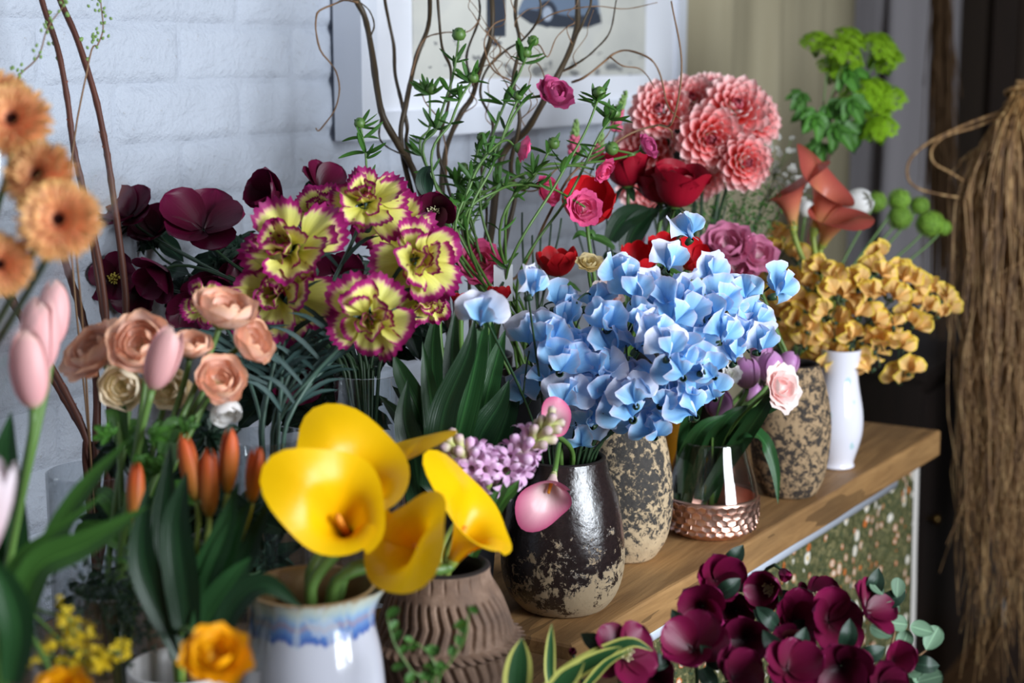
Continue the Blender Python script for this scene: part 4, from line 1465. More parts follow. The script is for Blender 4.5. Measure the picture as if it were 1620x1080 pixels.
for i, (lab, r0, r1, mt, P, tw) in enumerate(WIL):
    d = 2.0 + 0.035 * ((i * 5) % 7 - 3) / 3
    c, h, r = WR
    t = root('curly_willow_branch', lab, 'branch', c + V3((0, 0, 0.02)), 'curly willow rods')
    pb = c + V3((rnd.uniform(-0.4, 0.4) * r, rnd.uniform(-0.4, 0.4) * r, 0.02))
    W = [pb] + [at(x, y, d + 0.03 * math.sin(j * 1.1 + i)) for j, (x, y) in enumerate(P[1:] + [(P[-1][0] + 22 * math.sin(i), P[-1][1] - 90), (P[-1][0] - 15 * math.cos(i * 2), P[-1][1] - 190)])]
    s_ = d / FPX
    S_ = spline(W, 72)
    obj('branch', MB().tube(S_, r0 * s_, r1 * s_, 8, rf=lambda q: 1.45 * (r0 + (r1 - r0) * q) * s_ * (1 + 0.08 * math.sin(q * 37) + 0.12 * max(0, math.sin(q * 61)) ** 6)).mesh('willow_branch', mt), t)
    for TP, a, b, m2 in tw:
        rod(t, TP, d, 1.35 * a * s_, 1.35 * b * s_, m2, 'twig', 36, 0.012)
    if i in (4, 6, 8, 5):
        for q in range(3):
            x, y = P[rnd.randrange(4, 9)]
            TP = [(x, y)]
            for j in range(6):
                x += rnd.uniform(-22, 30)
                y -= rnd.uniform(6, 32)
                TP.append((x, y))
            rod(t, TP, d + rnd.uniform(-0.02, 0.02), 0.9 * s_, 0.5 * s_, WOOD3, 'twig', 30, 0.01)

# ---- red-brown budded branches in the glass at the left
RB = [
    ('red brown budded branch, left of the two tall ones by the wall', [(172, 600), (166, 480), (150, 380), (128, 285), (115, 225), (107, 160), (92, 80), (72, 20), (58, -30)], 4.6, 3.6),
    ('red brown budded branch, right of the two tall ones by the wall', [(188, 620), (199, 500), (195, 430), (182, 330), (172, 260), (165, 220), (150, 150), (122, 62), (95, 0), (85, -40)], 4.8, 3.8),
    ('bare brown stem leaning left beneath the apricot gerberas', [(152, 600), (130, 500), (105, 420), (80, 330), (60, 260)], 5.4, 4.0),
    ('dark brown stem slanting up to the left behind the pink tulips', [(132, 680), (70, 560), (20, 480), (-30, 410)], 5.0, 4.0),
    ('thin brown stem close behind the peach ranunculus', [(178, 600), (160, 480), (148, 400), (140, 330)], 4.0, 3.0),
    ('brown stem crossing low inside the glass vase', [(140, 700), (95, 620), (50, 540), (20, 470)], 4.4, 3.4),
]
bm = ovate('bud', plain('bud brown', lin(120, 60, 40), 0.6), 1, 0.25, 0.5, 2, 0.8, 0.2)
budg = MB().lathe([(0, 0), (0.3, 0.2), (0.36, 0.5), (0.2, 0.85), (0.0, 1.0)], 6).mesh('bud', plain('green leaf bud', lin(120, 150, 80), 0.6))
for i, (lab, P, r0, r1) in enumerate(RB):
    d = 1.58 + 0.02 * (i % 3)
    c, h, r = VASES['branch']
    q0 = at(P[0][0], P[0][1], d)
    hd_ = V3((q0.x - c.x, q0.y - c.y, 0))
    hd_ = hd_ * (0.8 * r / max(hd_.length, r))
    pb = c - hd_ * 0.8 + V3((0, 0, 0.012))
    t = root('budded_branch', lab, 'branch', pb, 'brown branches in the tall glass')
    s_ = d / FPX
    M_ = c + hd_ + V3((0, 0, h))
    S_ = spline([pb, M_] + [at(x, y, d) for x, y in P], 60)
    obj('branch', MB().tube(S_, r0 * s_, r1 * s_, 8, rf=lambda q: 1.25 * (r0 + (r1 - r0) * q) * s_ * (1 + 0.16 * max(0, math.sin(q * 90)) ** 3)).mesh('budded_branch', WOOD1), t)
    for k in range(14 if i < 2 else 5):
        p = S_[20 + int(39 * k / 15)]
        dr = (RGT * rnd.uniform(-1, 1) + UPV * rnd.uniform(0.2, 1) - FWD * rnd.uniform(-0.5, 0.5)).normalized()
        obj('bud', budg if i < 2 and k > 9 else bm, t, frame(p, dr, 0, 0.007))
SPR = [('pale sprig of tiny leaf buds in front of the white wall, left side', [(30, 200), (25, 130), (60, 90), (75, 45), (100, 10)], 1.45),
       ('thin twig of tiny green buds just right of the tall branches', [(140, 100), (155, 70), (163, 45), (160, 10), (158, -20)], 1.55)]
for lab, P, d in SPR:
    c, h, r = VASES['branch']
    pb = c + V3((0, 0, 0.012))
    t = root('budding_twig', lab, 'twig', pb, 'thin budding twigs')
    S_ = spline([pb, c + V3((0, 0, h)), at(110, 330, d)] + [at(x, y, d) for x, y in P], 40)
    obj('branch', MB().tube(S_, 0.0012, 0.0006, 5).mesh('twig', WOOD3), t)
    for k in range(34):
        p = S_[rnd.randrange(20, 40)]
        q = p + (RGT * rnd.gauss(0, 9) + UPV * rnd.gauss(2, 8)) * (d / FPX)
        obj('bud', budg, t, frame(q, UPV + RGT * rnd.uniform(-1, 1), 0, 0.0042))

# ---- burgundy hellebores by the wall
HB = [
    ('hellebore bloom with pink lit petals above the two brown stems', 205, 345, 48, (-0.2, 0.5, 0.7), 1.85, 0.55),
    ('largest dark wine hellebore against the white wall', 322, 366, 66, (0.1, 0.5, 0.55), 1.82, 0.30),
    ('wine hellebore hanging below the largest dark one', 262, 425, 52, (-0.4, -0.5, 0.6), 1.80, 0.75),
    ('small hellebore showing yellow stamens behind the brown stems', 182, 440, 40, (0.1, 0.0, 0.9), 1.84, 0.35),
    ('dark hellebore low behind the peach ranunculus', 300, 480, 44, (0.2, -0.3, 0.8), 1.83, 0.5),
    ('wine hellebore turned left at the top of the carnations', 440, 318, 52, (-0.5, 0.3, 0.6), 1.84, 0.75),
    ('dark hellebore peeping over the carnations beside the wall', 505, 300, 42, (0.4, 0.6, 0.5), 1.86, 0.6),
    ('deep red hellebore in shadow between the carnations', 532, 435, 52, (0.0, -0.2, 0.9), 1.72, 0.5),
    ('hellebore with an open yellow centre under a green leaf', 687, 332, 42, (-0.05, -0.25, 0.9), 1.76, 0.75),
    ('shadowed hellebore at the lower right of the carnations', 660, 470, 40, (0.3, -0.2, 0.8), 1.80, 0.5),
    ('dark hellebore low among the carnation stems', 470, 590, 46, (0.1, -0.4, 0.7), 1.76, 0.5),
    ('dark hellebore squeezed between the largest one and the brown stems', 250, 372, 44, (-0.2, 0.4, 0.6), 1.87, 0.6),
    ('wine hellebore low at the right of the largest one', 372, 418, 44, (0.4, -0.3, 0.6), 1.86, 0.6),
    ('shadowed hellebore behind the big peach ranunculus', 345, 450, 44, (0.0, -0.4, 0.7), 1.84, 0.6),
    ('nodding hellebore beside the right brown stem', 225, 462, 44, (-0.2, -0.3, 0.8), 1.86, 0.6),
    ('wine hellebore hanging above the glass rim', 520, 520, 40, (0.1, -0.4, 0.7), 1.80, 0.6),
]
for lab, x, y, sz_, fc, d, op in HB:
    t = bloom('hellebore', lab, 'hellebore', 'hell', x, y, d, fc, sz_ * 1.12, 0.0022, G2, 'burgundy hellebores by the wall', head=lambda r: h_hell(r, op, 'hellw', 'stamen' in lab or 'centre' in lab))
    P = at(x, y, d)
    for k in range(2):
        dx = rnd.choice((-1, 1)) * rnd.uniform(20, 46)
        dy = rnd.uniform(-12, 44)
        leaf_on(t, [P + FWD * 0.02, at(x + dx * 0.5, y + dy * 0.5, d + 0.02), at(x + dx, y + dy, d + 0.012)], 0.012, L_HELL, n=8)
t = bpy.data.objects['hellebore.008']
assert 'open yellow centre' in t['label']
leaf_on(t, [at(675, 306, 1.775), at(672, 290, 1.77), at(674, 274, 1.765), at(682, 262, 1.76)], 0.0105, L_HELL, n=10)

# ---- butterfly ranunculus: wiry stems with buds, ferny leaves and pink blooms
budR = MB().lathe([(0.0, 0.0), (0.5, 0.12), (0.72, 0.5), (0.62, 0.95), (0.3, 1.25), (0.0, 1.3)], 10).mesh('bud', G1)
NL = [ovate('leaflet', L_FRESH, 1, 0.10, 0.4, 2, 0.3, c_, seed=i) for i, c_ in enumerate((0.15, -0.2, -0.45))]


def node_leaves(t, p, s_, n=4):
    for k in range(n):
        dr = (RGT * rnd.uniform(-1, 1) + UPV * rnd.uniform(-0.1, 1) - FWD * rnd.uniform(-0.6, 0.6)).normalized()
        obj('leaf', NL[rnd.randrange(3)], t, frame(p, dr.orthogonal(), 0, s_ * rnd.uniform(0.7, 1.25), up=dr))


def bud(t, p, n_, s_):
    b = obj('bud', budR, t, frame(p - n_ * s_ * 0.8, n_, 0, s_ * 1.5))
    for k in range(5):
        obj('sepal', S['sepal_f'], b, PL(k * 1.2566, 0.42, 0.05, 1.25, 1.05))


BR = [
    ('ranunculus stem with a bud standing clear left of the frame corner', [(640, 420), (600, 330), (582, 280), (578, 240), (570, 200)], [('bud', 569, 196, 9, (0, 1, 0.1))], [(578, 218), (590, 238), (572, 202)]),
    ('tallest ranunculus stem ending in a pink tipped bud', [(735, 470), (680, 275), (692, 200), (714, 130), (722, 90), (726, 58)], [('bud', 726, 56, 11, (0, 1, 0.1))], [(722, 98), (712, 150), (690, 205)]),
    ('ranunculus stem crowned by a leafy green bud over the mount', [(738, 470), (678, 270), (680, 200), (680, 150)], [('bud', 682, 142, 9, (0, 1, 0.3))], [(680, 148), (682, 140), (678, 150), (676, 250)]),
    ('ranunculus stem with a leafy bud right of the tallest bud', [(745, 470), (688, 290), (715, 190), (732, 150), (745, 130)], [('bud', 748, 124, 9, (0.2, 1, 0.2))], [(745, 128), (750, 122), (732, 160)]),
    ('ranunculus stem topped by two close buds over the printed post', [(760, 480), (735, 360), (770, 240), (800, 160), (822, 115), (832, 90)], [('bud', 832, 84, 9, (0.1, 1, 0.2)), ('bud', 843, 66, 9, (0.1, 1, 0.2))], [(826, 100), (836, 90), (802, 165), (765, 250)]),
    ('ranunculus stem with a small round bud beside the mauve bloom', [(770, 480), (740, 380), (780, 260), (805, 190), (818, 160)], [('bud', 820, 152, 8, (0.2, 1, 0.2))], [(818, 158), (785, 255)]),
    ('ranunculus stem bearing the mauve pink bloom before the frame', [(780, 480), (760, 330), (800, 210), (830, 160), (860, 152)], [('dpink', 880, 146, 30, (0.3, 0.35, 0.5))], [(828, 165), (775, 260)]),
    ('ranunculus stem with a pale striped pink bloom seen from behind', [(770, 480), (728, 400), (745, 290), (775, 240), (800, 222), (815, 232)], [('pink', 829, 236, 21, (0.75, -0.2, -0.15))], [(775, 242), (745, 290), (735, 330)]),
    ('ranunculus stem ending in a small bud under the mount edge', [(760, 480), (722, 400), (735, 320), (755, 240)], [('bud', 762, 218, 8, (0.1, 1, 0.2))], [(755, 240), (735, 320), (728, 350)]),
    ('short ranunculus stem with a drooping bud nearest the burgundy hellebore', [(750, 480), (712, 400), (722, 320), (732, 275)], [('bud', 733, 266, 8, (0, 1, 0.2))], [(728, 290), (718, 330), (742, 300), (758, 330)]),
    ('ranunculus stem with a green bud between the pale and mauve blooms', [(800, 480), (800, 350), (845, 280), (868, 240)], [('bud', 875, 228, 10, (0.3, 1, 0.2))], [(865, 245), (820, 310)]),
    ('ranunculus stem whose bright pink bloom hangs beside the red anemone', [(770, 480), (720, 360), (745, 320), (800, 290), (850, 296)], [('pink', 868, 301, 24, (0.6, 0.2, 0.5))], [(745, 322), (760, 300)]),
    ('ranunculus stem with a bright pink bloom lying on the red anemone', [(790, 490), (735, 370), (790, 300), (860, 295), (905, 314)], [('pinkopen', 926, 328, 28, (0.35, 0.1, 0.9))], [(800, 300), (850, 300)]),
    ('ranunculus stem bending down to a bright pink bloom above the pale sweet pea', [(800, 500), (735, 420), (730, 350), (745, 345), (756, 395)], [('pinkopen', 762, 414, 32, (0.1, 0.15, 0.9))], [(738, 350)]),
    ('long straight ranunculus stem to a bud near the dahlias', [(800, 500), (800, 440), (880, 290), (925, 210), (945, 160)], [('bud', 948, 148, 10, (0.2, 1, 0.2))], [(940, 165), (948, 155), (955, 150), (890, 280)]),
    ('ranunculus stem with a leafy bud touching the dahlias', [(810, 500), (820, 440), (900, 310), (945, 220), (965, 190)], [('bud', 971, 180, 11, (0.3, 1, 0.2))], [(955, 205), (975, 185), (985, 200), (930, 250)]),
    ('ranunculus stem reaching right to a dark pink bloom over the roses', [(800, 500), (740, 400), (800, 290), (900, 262), (960, 254), (1005, 244)], [('dpink', 1026, 231, 21, (0.7, 0.4, 0.4)), ('bud', 967, 236, 11, (0.5, 0.8, 0.3))], [(900, 265), (820, 280)]),
    ('ranunculus stem with a small striped bloom in front of a red rose', [(820, 500), (790, 380), (850, 270), (905, 262), (940, 268)], [('pink', 956, 270, 20, (0.6, -0.5, 0.4))], [(850, 275)]),
    ('ranunculus stem curving to a nodding bud over the bright pink blooms', [(790, 490), (740, 340), (775, 300), (815, 290)], [('bud', 828, 292, 9, (0.8, 0.2, 0.4))], [(760, 320), (790, 300)]),
]
for i, (lab, P, ends, nodes) in enumerate(BR):
    d = 1.84 + 0.018 * ((i * 3) % 7) - 0.04
    s_ = d / FPX
    c, h, r = VASES['butter']
    pb = c + V3((rnd.uniform(-0.5, 0.5) * r, rnd.uniform(-0.5, 0.5) * r, 0.02))
    t = root('butterfly_ranunculus', lab, 'ranunculus', pb, 'butterfly ranunculus stems')
    M_ = c + V3((rnd.uniform(-0.7, 0.7) * r, rnd.uniform(-0.7, 0.7) * r, h))
    S_ = spline([pb, M_] + [at(x, y, d) for x, y in P[1:]], 44)
    green_stem(t, S_, 2.8 * s_, G1, 1.8 * s_, 6)
    for x, y in nodes:
        p = min(S_, key=lambda q: (q - at(x, y, d)).length)
        node_leaves(t, p, 34 * s_)
    for q in S_[18:38:7]:
        node_leaves(t, q, 28 * s_, 2)
    for kd, x, y, sz_, fc in ends:
        p = at(x, y, d)
        if (p - S_[-1]).length > 0.012:
            obj('side_stem', MB().tube(spline([min(S_, key=lambda q: abs((q - p).length - 0.03)), p.lerp(S_[-1], 0.3), p], 8), 2.2 * s_, 1.6 * s_, 6).mesh('side_stem', G1), t)
        if kd == 'bud':
            bud(t, p, facing(*fc), sz_ * s_)
        else:
            b = obj('bloom', S['calyx_cup'], t, frame(p - facing(*fc) * (sz_ * s_ * 0.5), facing(*fc), 0, sz_ * s_ * 0.9))
            parts = h_pinkopen(rnd) if kd == 'pinkopen' else h_ran(rnd, kd, (('in', 3, 0.3), ('in', 4, 0.5), ('mid', 5, 0.7), ('out', 5, 0.88), ('open', 5, 1.0)))
            for nm, me, L in parts[1:]:
                obj(nm, me, b, L)

# ---- dahlias
DH = [('front dahlia at the upper left of the pink dahlia cluster', 1043, 172, 46, (-0.25, 0.1, 0.9), 2.22), ('dahlia half hidden behind the upper left one', 1094, 156, 42, (-0.1, 0.3, 0.8), 2.30),
      ('small dahlia peeping out at the very top of the cluster', 1126, 132, 32, (0.1, 0.7, 0.5), 2.36), ('largest orange tinted dahlia at the top right', 1166, 166, 52, (0.1, 0.35, 0.8), 2.26),
      ('dahlia at the outer right edge of the cluster', 1204, 186, 42, (0.6, 0.1, 0.7), 2.32), ('dahlia in the middle of the cluster, facing down', 1124, 220, 50, (0.1, -0.25, 0.9), 2.2),
      ('lowest right dahlia, facing right', 1182, 258, 44, (0.35, -0.15, 0.85), 2.2), ('dahlia behind the left red rose', 1022, 232, 48, (-0.3, -0.1, 0.9), 2.28),
      ('dahlia behind the tall red rose', 1112, 278, 40, (0.2, -0.3, 0.8), 2.28), ('pale coral dahlia showing below the red roses', 1018, 300, 42, (-0.2, -0.5, 0.8), 2.3)]
for lab, x, y, sz_, fc, d in DH:
    bloom('dahlia', lab, 'dahlia', 'dahlia', x, y, d, fc, sz_ * 1.06, 0.003, G2, 'coral pink dahlias', head=h_dahl, back=0.3, depth=0.08)

# ---- red roses and anemones
for lab, x, y, sz_, fc in (('tall single red rose in front of the dahlias', 1074, 290, 34, (0.15, 0.9, 0.35)), ('red rose bud beside the tall rose', 1040, 292, 26, (-0.2, 0.9, 0.3)), ('red rose half hidden by the dark pink bloom', 990, 262, 30, (-0.1, 0.95, 0.2))):
    t = bloom('red_rose', lab, 'rose', 'rose', x, y, 2.06 + 0.03 * (x < 1050), fc, sz_ * 1.12, 0.0034, G1, 'red roses', head=h_rose, back=1.0, leaves=2, lmat=L_DEEP)
for lab, x, y, sz_, fc, k_ in (('wide red anemone behind the bright pink ranunculus', 930, 318, 40, (0.0, 0.55, 0.75), 'anem'), ('closed red anemone above the cream ranunculus', 880, 408, 30, (-0.1, 0.95, 0.25), 'anem'),
                               ('red anemone behind the topmost blue sweet peas', 1010, 405, 28, (0.1, 0.8, 0.5), 'anem'), ('red anemone right of the blue sweet peas', 1098, 402, 28, (0.3, 0.7, 0.6), 'anem'), ('red anemone between the roses and sweet peas', 1050, 385, 24, (0.0, 0.9, 0.4), 'anem')):
    t = bloom('red_anemone', lab, 'anemone', 'rose' if x > 950 else 'spk2', x, y, 1.95 if x > 950 else 1.9, fc, sz_, 0.003, G1, 'red anemones', head=lambda r: h_anem(r, k_), back=1.0)
    P = at(x, y + sz_ * 1.4, 1.95)
    for k in range(5):
        a = rnd.uniform(0, 6.28)
        leaf_on(t, [P, P + (RGT * math.cos(a) + UPV * (math.sin(a) * 0.5 - 0.2)) * 0.018, P + (RGT * math.cos(a) * 1.6 + UPV * (math.sin(a) * 0.6 - 0.7)) * 0.022], 0.004, L_FRESH, n=7)
bloom('cream_ranunculus', 'small cream ranunculus beside the closed red anemone', 'ranunculus', 'spk2', 933, 414, 1.86, (0.1, 0.75, 0.6), 19, 0.0025, G1, head=lambda r: h_pinkopen(r, 'cream'), back=0.5)
bloom('peach_carnation', 'pale peach bloom tucked behind the blue sweet peas', 'flower', 'spk2', 958, 468, 1.82, (-0.2, 0.3, 0.9), 24, 0.0025, G1, head=lambda r: h_pinkopen(r, 'blush'), back=0.5)

# ---- lisianthus
for lab, x, y, sz_, fc in (('mauve lisianthus, widest and highest of its bunch', 1152, 385, 36, (-0.1, 0.45, 0.8)), ('mauve lisianthus at the right of its bunch', 1200, 400, 28, (0.3, 0.3, 0.8)),
                           ('mauve lisianthus low beside the blue sweet peas', 1166, 424, 28, (0, 0.1, 0.9)), ('mauve lisianthus partly behind the red anemone', 1122, 412, 26, (-0.3, 0.3, 0.8))):
    bloom('lisianthus', lab, 'lisianthus', 'spk3', x, y, 2.12, fc, sz_, 0.0025, G1, 'mauve lisianthus', head=lambda r: h_ran(r, 'lisi', (('in', 3, 0.4), ('mid', 4, 0.62), ('out', 5, 0.82), ('open', 6, 1.0))), back=0.5)
for i, (x, y) in enumerate(((1000, 372), (985, 352))):
    bloom('lisianthus', ('faint pink lisianthus behind the red anemones', 'second faint pink lisianthus behind the rose stems')[i], 'lisianthus', 'rose', x, y, 2.14, (0, 0.4, 0.9), 22, 0.0025, G1, 'mauve lisianthus', head=lambda r: h_ran(r, 'lisi', (('mid', 4, 0.6), ('out', 5, 0.85))), back=0.5)

# ---- rounded laurel-like leaves under the roses
for i, (lab, P) in enumerate((('grey green rounded leaf below the tall red rose', [(990, 400), (1000, 372), (1020, 345), (1045, 330)]), ('olive leaf behind the red roses', [(965, 380), (985, 350), (1012, 338), (1030, 330)]))):
    c, h, r = VASES['rose']
    t = root('rose_leaf_spray', lab, 'leaf', c + V3((0, 0, 0.02)), 'rose leaves')
    green_stem(t, spline([c + V3((0, 0.01 * i, 0.02)), c + V3((0.01, 0, h)), at(*P[0], 2.08)], 10), 0.002, G2)
    leaf_on(t, [at(x, y, 2.08) for x, y in P], 0.017, L_DEEP)

# ---- green guelder rose, viburnum balls, white daisies, feathery green
def floret4(mat):
    m = MB()
    for k in range(5):
        a = k * 2 * PI / 5
        b = len(m.v)
        for r, dz, da in ((0.1, 0, 0), (0.7, 0.2, 0.45), (1.0, 0.1, 0), (0.7, 0.2, -0.45)):
            m.v.append((r * math.cos(a + da), r * math.sin(a + da), dz))
            m.uv.append((0.5, r))
        m.f.append((b, b + 1, b + 2, b + 3))
        m.mi.append(0)
    return m


F4 = floret4(None)
M_LIME = petal_mat('lime green floret', [(0, lin(70, 110, 20)), (0.6, lin(150, 196, 70)), (1, lin(190, 222, 110))], 0, 0.3, 0.6)
M_LIME2 = petal_mat('bright lime umbel', [(0, lin(110, 160, 20)), (1, lin(172, 214, 50))], 0, 0.3, 0.6)
M_DAISY = petal_mat('white daisy', [(0, lin(220, 214, 140)), (0.4, lin(240, 240, 236)), (1, lin(244, 244, 244))], 0, 0.3, 0.6)


def ball(R, n, fs, mat, flat=1.0, seed=0, core=None):
    rr = random.Random(seed)
    m = MB()
    for k in range(n):
        z = 1 - 2 * (k + 0.5) / n
        a = k * 2.39996
        q = math.sqrt(1 - z * z)
        nrm = V3((q * math.cos(a), q * math.sin(a), z))
        m.add(F4, frame(V3((nrm.x * R, nrm.y * R, nrm.z * R * flat)) * rr.uniform(0.88, 1.06), nrm, rr.uniform(0, 6), fs * rr.uniform(0.8, 1.15)))
    if core:
        m.lathe([(R * 0.86 * math.sin(t * PI / 8), -R * flat * 0.86 * math.cos(t * PI / 8)) for t in range(9)], 12, 1)
    return m.mesh('floret_ball', [mat] + ([core] if core else []))


BALLS = [ball(1, 150, 0.19, M_LIME, 0.95, i, plain('floret gap shade green', lin(58, 96, 24), 0.8)) for i in range(2)]  # darker core colour paints the shade in the gaps between florets
for lab, x, y, sz_ in (('lime viburnum ball nearest the white freesia', 1386, 319, 17), ('lime viburnum ball, upper middle of its bunch', 1423, 316, 18), ('lime viburnum ball, lower left of its bunch', 1424, 344, 20),
                       ('lime viburnum ball, upper right of its bunch', 1455, 325, 15), ('largest lime viburnum ball at the right of its bunch', 1471, 354, 22), ('lime viburnum ball at the outermost right', 1492, 360, 13)):
    d = 2.62
    P = at(x, y, d)
    pts = stem_pts('guelder', P, facing(0.5, 0.9, 0), depth=0.1)
    t = root('viburnum_stem', lab, 'viburnum', pts[0], 'lime viburnum balls')
    green_stem(t, pts, 0.0022, G1)
    stuff(obj('floret_ball', BALLS[rnd.randrange(2)], t, Matrix.Translation(P) @ Matrix.Rotation(rnd.uniform(0, 6), 4, 'Z') @ Matrix.Scale(sz_ * d / FPX, 4)))


def palm(mat):
    m = MB()
    rr = random.Random(2)
    for a, L in ((0, 1), (0.75, 0.85), (-0.75, 0.85), (1.5, 0.6), (-1.5, 0.6)):
        g = MB().grid(6, 4, lambda u, v: (L * u, (v * 2 - 1) * 0.26 * L * (math.sin(PI * min(1, u * 0.9 + 0.1)) ** 0.8) * (1 + 0.15 * math.sin(u * 25)), -0.35 * u * u * L + 0.12 * abs(v * 2 - 1)))
        m.add(g, Matrix.Rotation(a, 4, 'Z'))
    return m.mesh('palmate_leaf', mat)


PALM = palm(leaf_mat('bright lobed leaf green', lin(54, 104, 34), lin(84, 136, 50), rough=0.45))
PALMD = palm(L_HELL)
UMB = MB()
for k in range(330):
    q = math.sqrt(rnd.random())
    a = rnd.uniform(0, 6.28)
    UMB.add(F4, frame(V3((q * math.cos(a), q * math.sin(a), 0.55 * (1 - q * q) + rnd.uniform(-0.16, 0.1))), V3((q * math.cos(a) * 0.8, q * math.sin(a) * 0.8, 1)), rnd.uniform(0, 6), rnd.uniform(0.09, 0.17)))
    if k % 10 == 0:
        UMB.tube([V3((0, 0, -0.9)), V3((0.5 * q * math.cos(a), 0.5 * q * math.sin(a), -0.35)), V3((q * math.cos(a), q * math.sin(a), 0.5 * (1 - q * q)))], 0.02, 0.014, 3, cap=False)
UMB = UMB.mesh('umbel', M_LIME2)
for lab, P, heads, lv in (('tall lime green guelder rose stem against the curtain, left fork', [(1275, 560), (1285, 330), (1300, 200), (1330, 130)], [(1293, 68, 22), (1330, 85, 30), (1345, 62, 22), (1322, 110, 24)], [(1268, 165, 24), (1290, 200, 34), (1275, 190, 30), (1320, 215, 40), (1300, 245, 30)]),
                          ('tall lime green guelder rose stem against the curtain, right fork', [(1285, 560), (1290, 340), (1320, 220), (1365, 140)], [(1390, 78, 30), (1402, 98, 22), (1370, 150, 32), (1398, 158, 28), (1390, 205, 24), (1382, 178, 26)], [(1345, 175, 34), (1340, 125, 36), (1310, 185, 32), (1360, 215, 30)])):
    d = 2.66
    c, h, r = VASES['guelder']
    t = root('guelder_rose', lab, 'guelder rose', c + V3((0, 0, 0.02)), 'lime guelder rose stems')
    S_ = spline([c + V3((0, 0, 0.02)), c + V3((0.01, 0, h))] + [at(x, y, d) for x, y in P[1:]], 24)
    green_stem(t, S_, 0.0032, WOOD1, 0.002)
    for x, y, sz_ in heads:
        p = at(x, y, d + rnd.uniform(-0.03, 0.02))
        obj('side_stem', MB().tube(spline([S_[rnd.randrange(17, 23)], p.lerp(S_[-1], 0.4) + V3((0, 0, -0.004)), p], 8), 0.0015, 0.001, 5).mesh('side_stem', G1), t)
        stuff(obj('flower_cluster', UMB, t, frame(p, facing(rnd.uniform(-0.5, 0.5), 0.8, 0.5), rnd.uniform(0, 6), 1.3 * sz_ * d / FPX)))
    for x, y, sz_ in lv:
        obj('leaf', PALM, t, frame(at(x, y - 16, d - 0.02 + rnd.uniform(-0.02, 0.02)), facing(rnd.uniform(-0.4, 0.4), 0.35, 0.8), rnd.uniform(-0.5, 0.5), sz_ * 1.3 * d / FPX, up=-UPV + RGT * rnd.uniform(-0.6, 0.6)))

for i, (x, y) in enumerate(((1205, 235), (1232, 262), (1258, 285), (1222, 300))):
    d = 2.45
    P = at(x, y, d)
    pts = stem_pts('dahlia', P, facing(0.3, 0.9, 0), depth=0.1)
    t = root('daisy_sprig', ('white daisy sprig touching the lowest right dahlia', 'white daisy sprig, highest against the curtain', 'white daisy sprig nearest the brown callas', 'white daisy sprig low over the feathery green')[i], 'daisy', pts[0], 'white daisy sprigs')
    green_stem(t, pts, 0.0014, G1)
    m = MB()
    m2 = MB()
    for k in range(16):
        q = P + (RGT * rnd.gauss(0, 16) + UPV * rnd.gauss(0, 20) + FWD * rnd.gauss(0, 12)) * (d / FPX)
        m.add(F4, frame(q, facing(rnd.uniform(-0.6, 0.6), rnd.uniform(-0.2, 0.8), 0.8), rnd.uniform(0, 6), 5.5 * d / FPX))
        m2.tube([q, q.lerp(pts[-2], 0.6), pts[-2]], 0.0005, 0.0006, 4, cap=False)
    stuff(obj('daisy_flowers', m.mesh('daisy_flowers', M_DAISY), t))
    obj('side_stem', m2.mesh('daisy_side_stems', G1), t)
for i, (x, y) in enumerate(((1130, 330), (1165, 340), (1195, 350), (1120, 350), (1150, 315), (1205, 325))):
    d = 2.34
    P = at(x, y, d)
    pts = stem_pts('dahlia', P, facing(0.2, 0.9, 0), depth=0.1)
    t = root('feathery_foliage', 'feathery green foliage stem below the dahlias, %s from the left' % ORD[[3, 4, 5, 0, 2, 5][i] if i != 5 else 5], 'foliage', pts[0], 'feathery green stems')
    t['label'] = ('feathery green stem right under the tall rose', 'feathery green stem above the widest lisianthus', 'feathery green stem left of the brown callas', 'feathery green stem closest to the red anemones', 'feathery green stem touching the middle dahlia', 'feathery green stem under the white daisies')[i]
    green_stem(t, pts, 0.0016, G2)
    m = MB()
    lfm = MB().grid(3, 2, lambda u, v: (u, (v * 2 - 1) * 0.16 * math.sin(PI * (u * 0.9 + 0.1)), 0.1 * u * u))
    for k in range(70):
        q = P + (RGT * rnd.gauss(0, 20) + UPV * rnd.gauss(-8, 24) + FWD * rnd.gauss(0, 14)) * (d / FPX)
        m.add(lfm, frame(q, facing(rnd.uniform(-0.7, 0.7), rnd.uniform(-0.2, 0.8), 0.7), rnd.uniform(0, 6), 10 * d / FPX))
    stuff(obj('leaflets', m.mesh('feathery_leaflets', L_FRESH), t))


# ---- callas
def spathe(name, mat, flare=1.0, roll=1.0, seed=0, sharp=1.0):
    r = random.Random(seed)
    w1 = r.uniform(-0.09, 0.09)

    def fn(u, v):
        s = v * 2 - 1
        ph = s * PI * 1.10
        c = (1 + math.cos(min(PI, abs(ph)))) / 2
        h = u * (0.56 + 0.28 * c ** 1.2 + 0.30 * sharp * c ** 5)
        rr = 0.06 + 0.05 * u + 0.30 * flare * u ** 1.9
        lip = max(0, (u - 0.70) / 0.30) ** 2
        rr += 0.13 * roll * lip * (0.5 + 0.5 * c) + 0.14 * lip * c ** 5
        h -= 0.10 * roll * lip * (1 - c) + 0.09 * lip * c ** 5
        rr *= 1 - 0.09 * s + w1 * math.sin(3 * ph) * u + 0.045 * math.sin(4 * ph + 1 + seed) * u ** 3
        return (rr * math.cos(ph), rr * math.sin(ph), h)
    return MB().grid(16, 36, fn).mesh(name, mat)


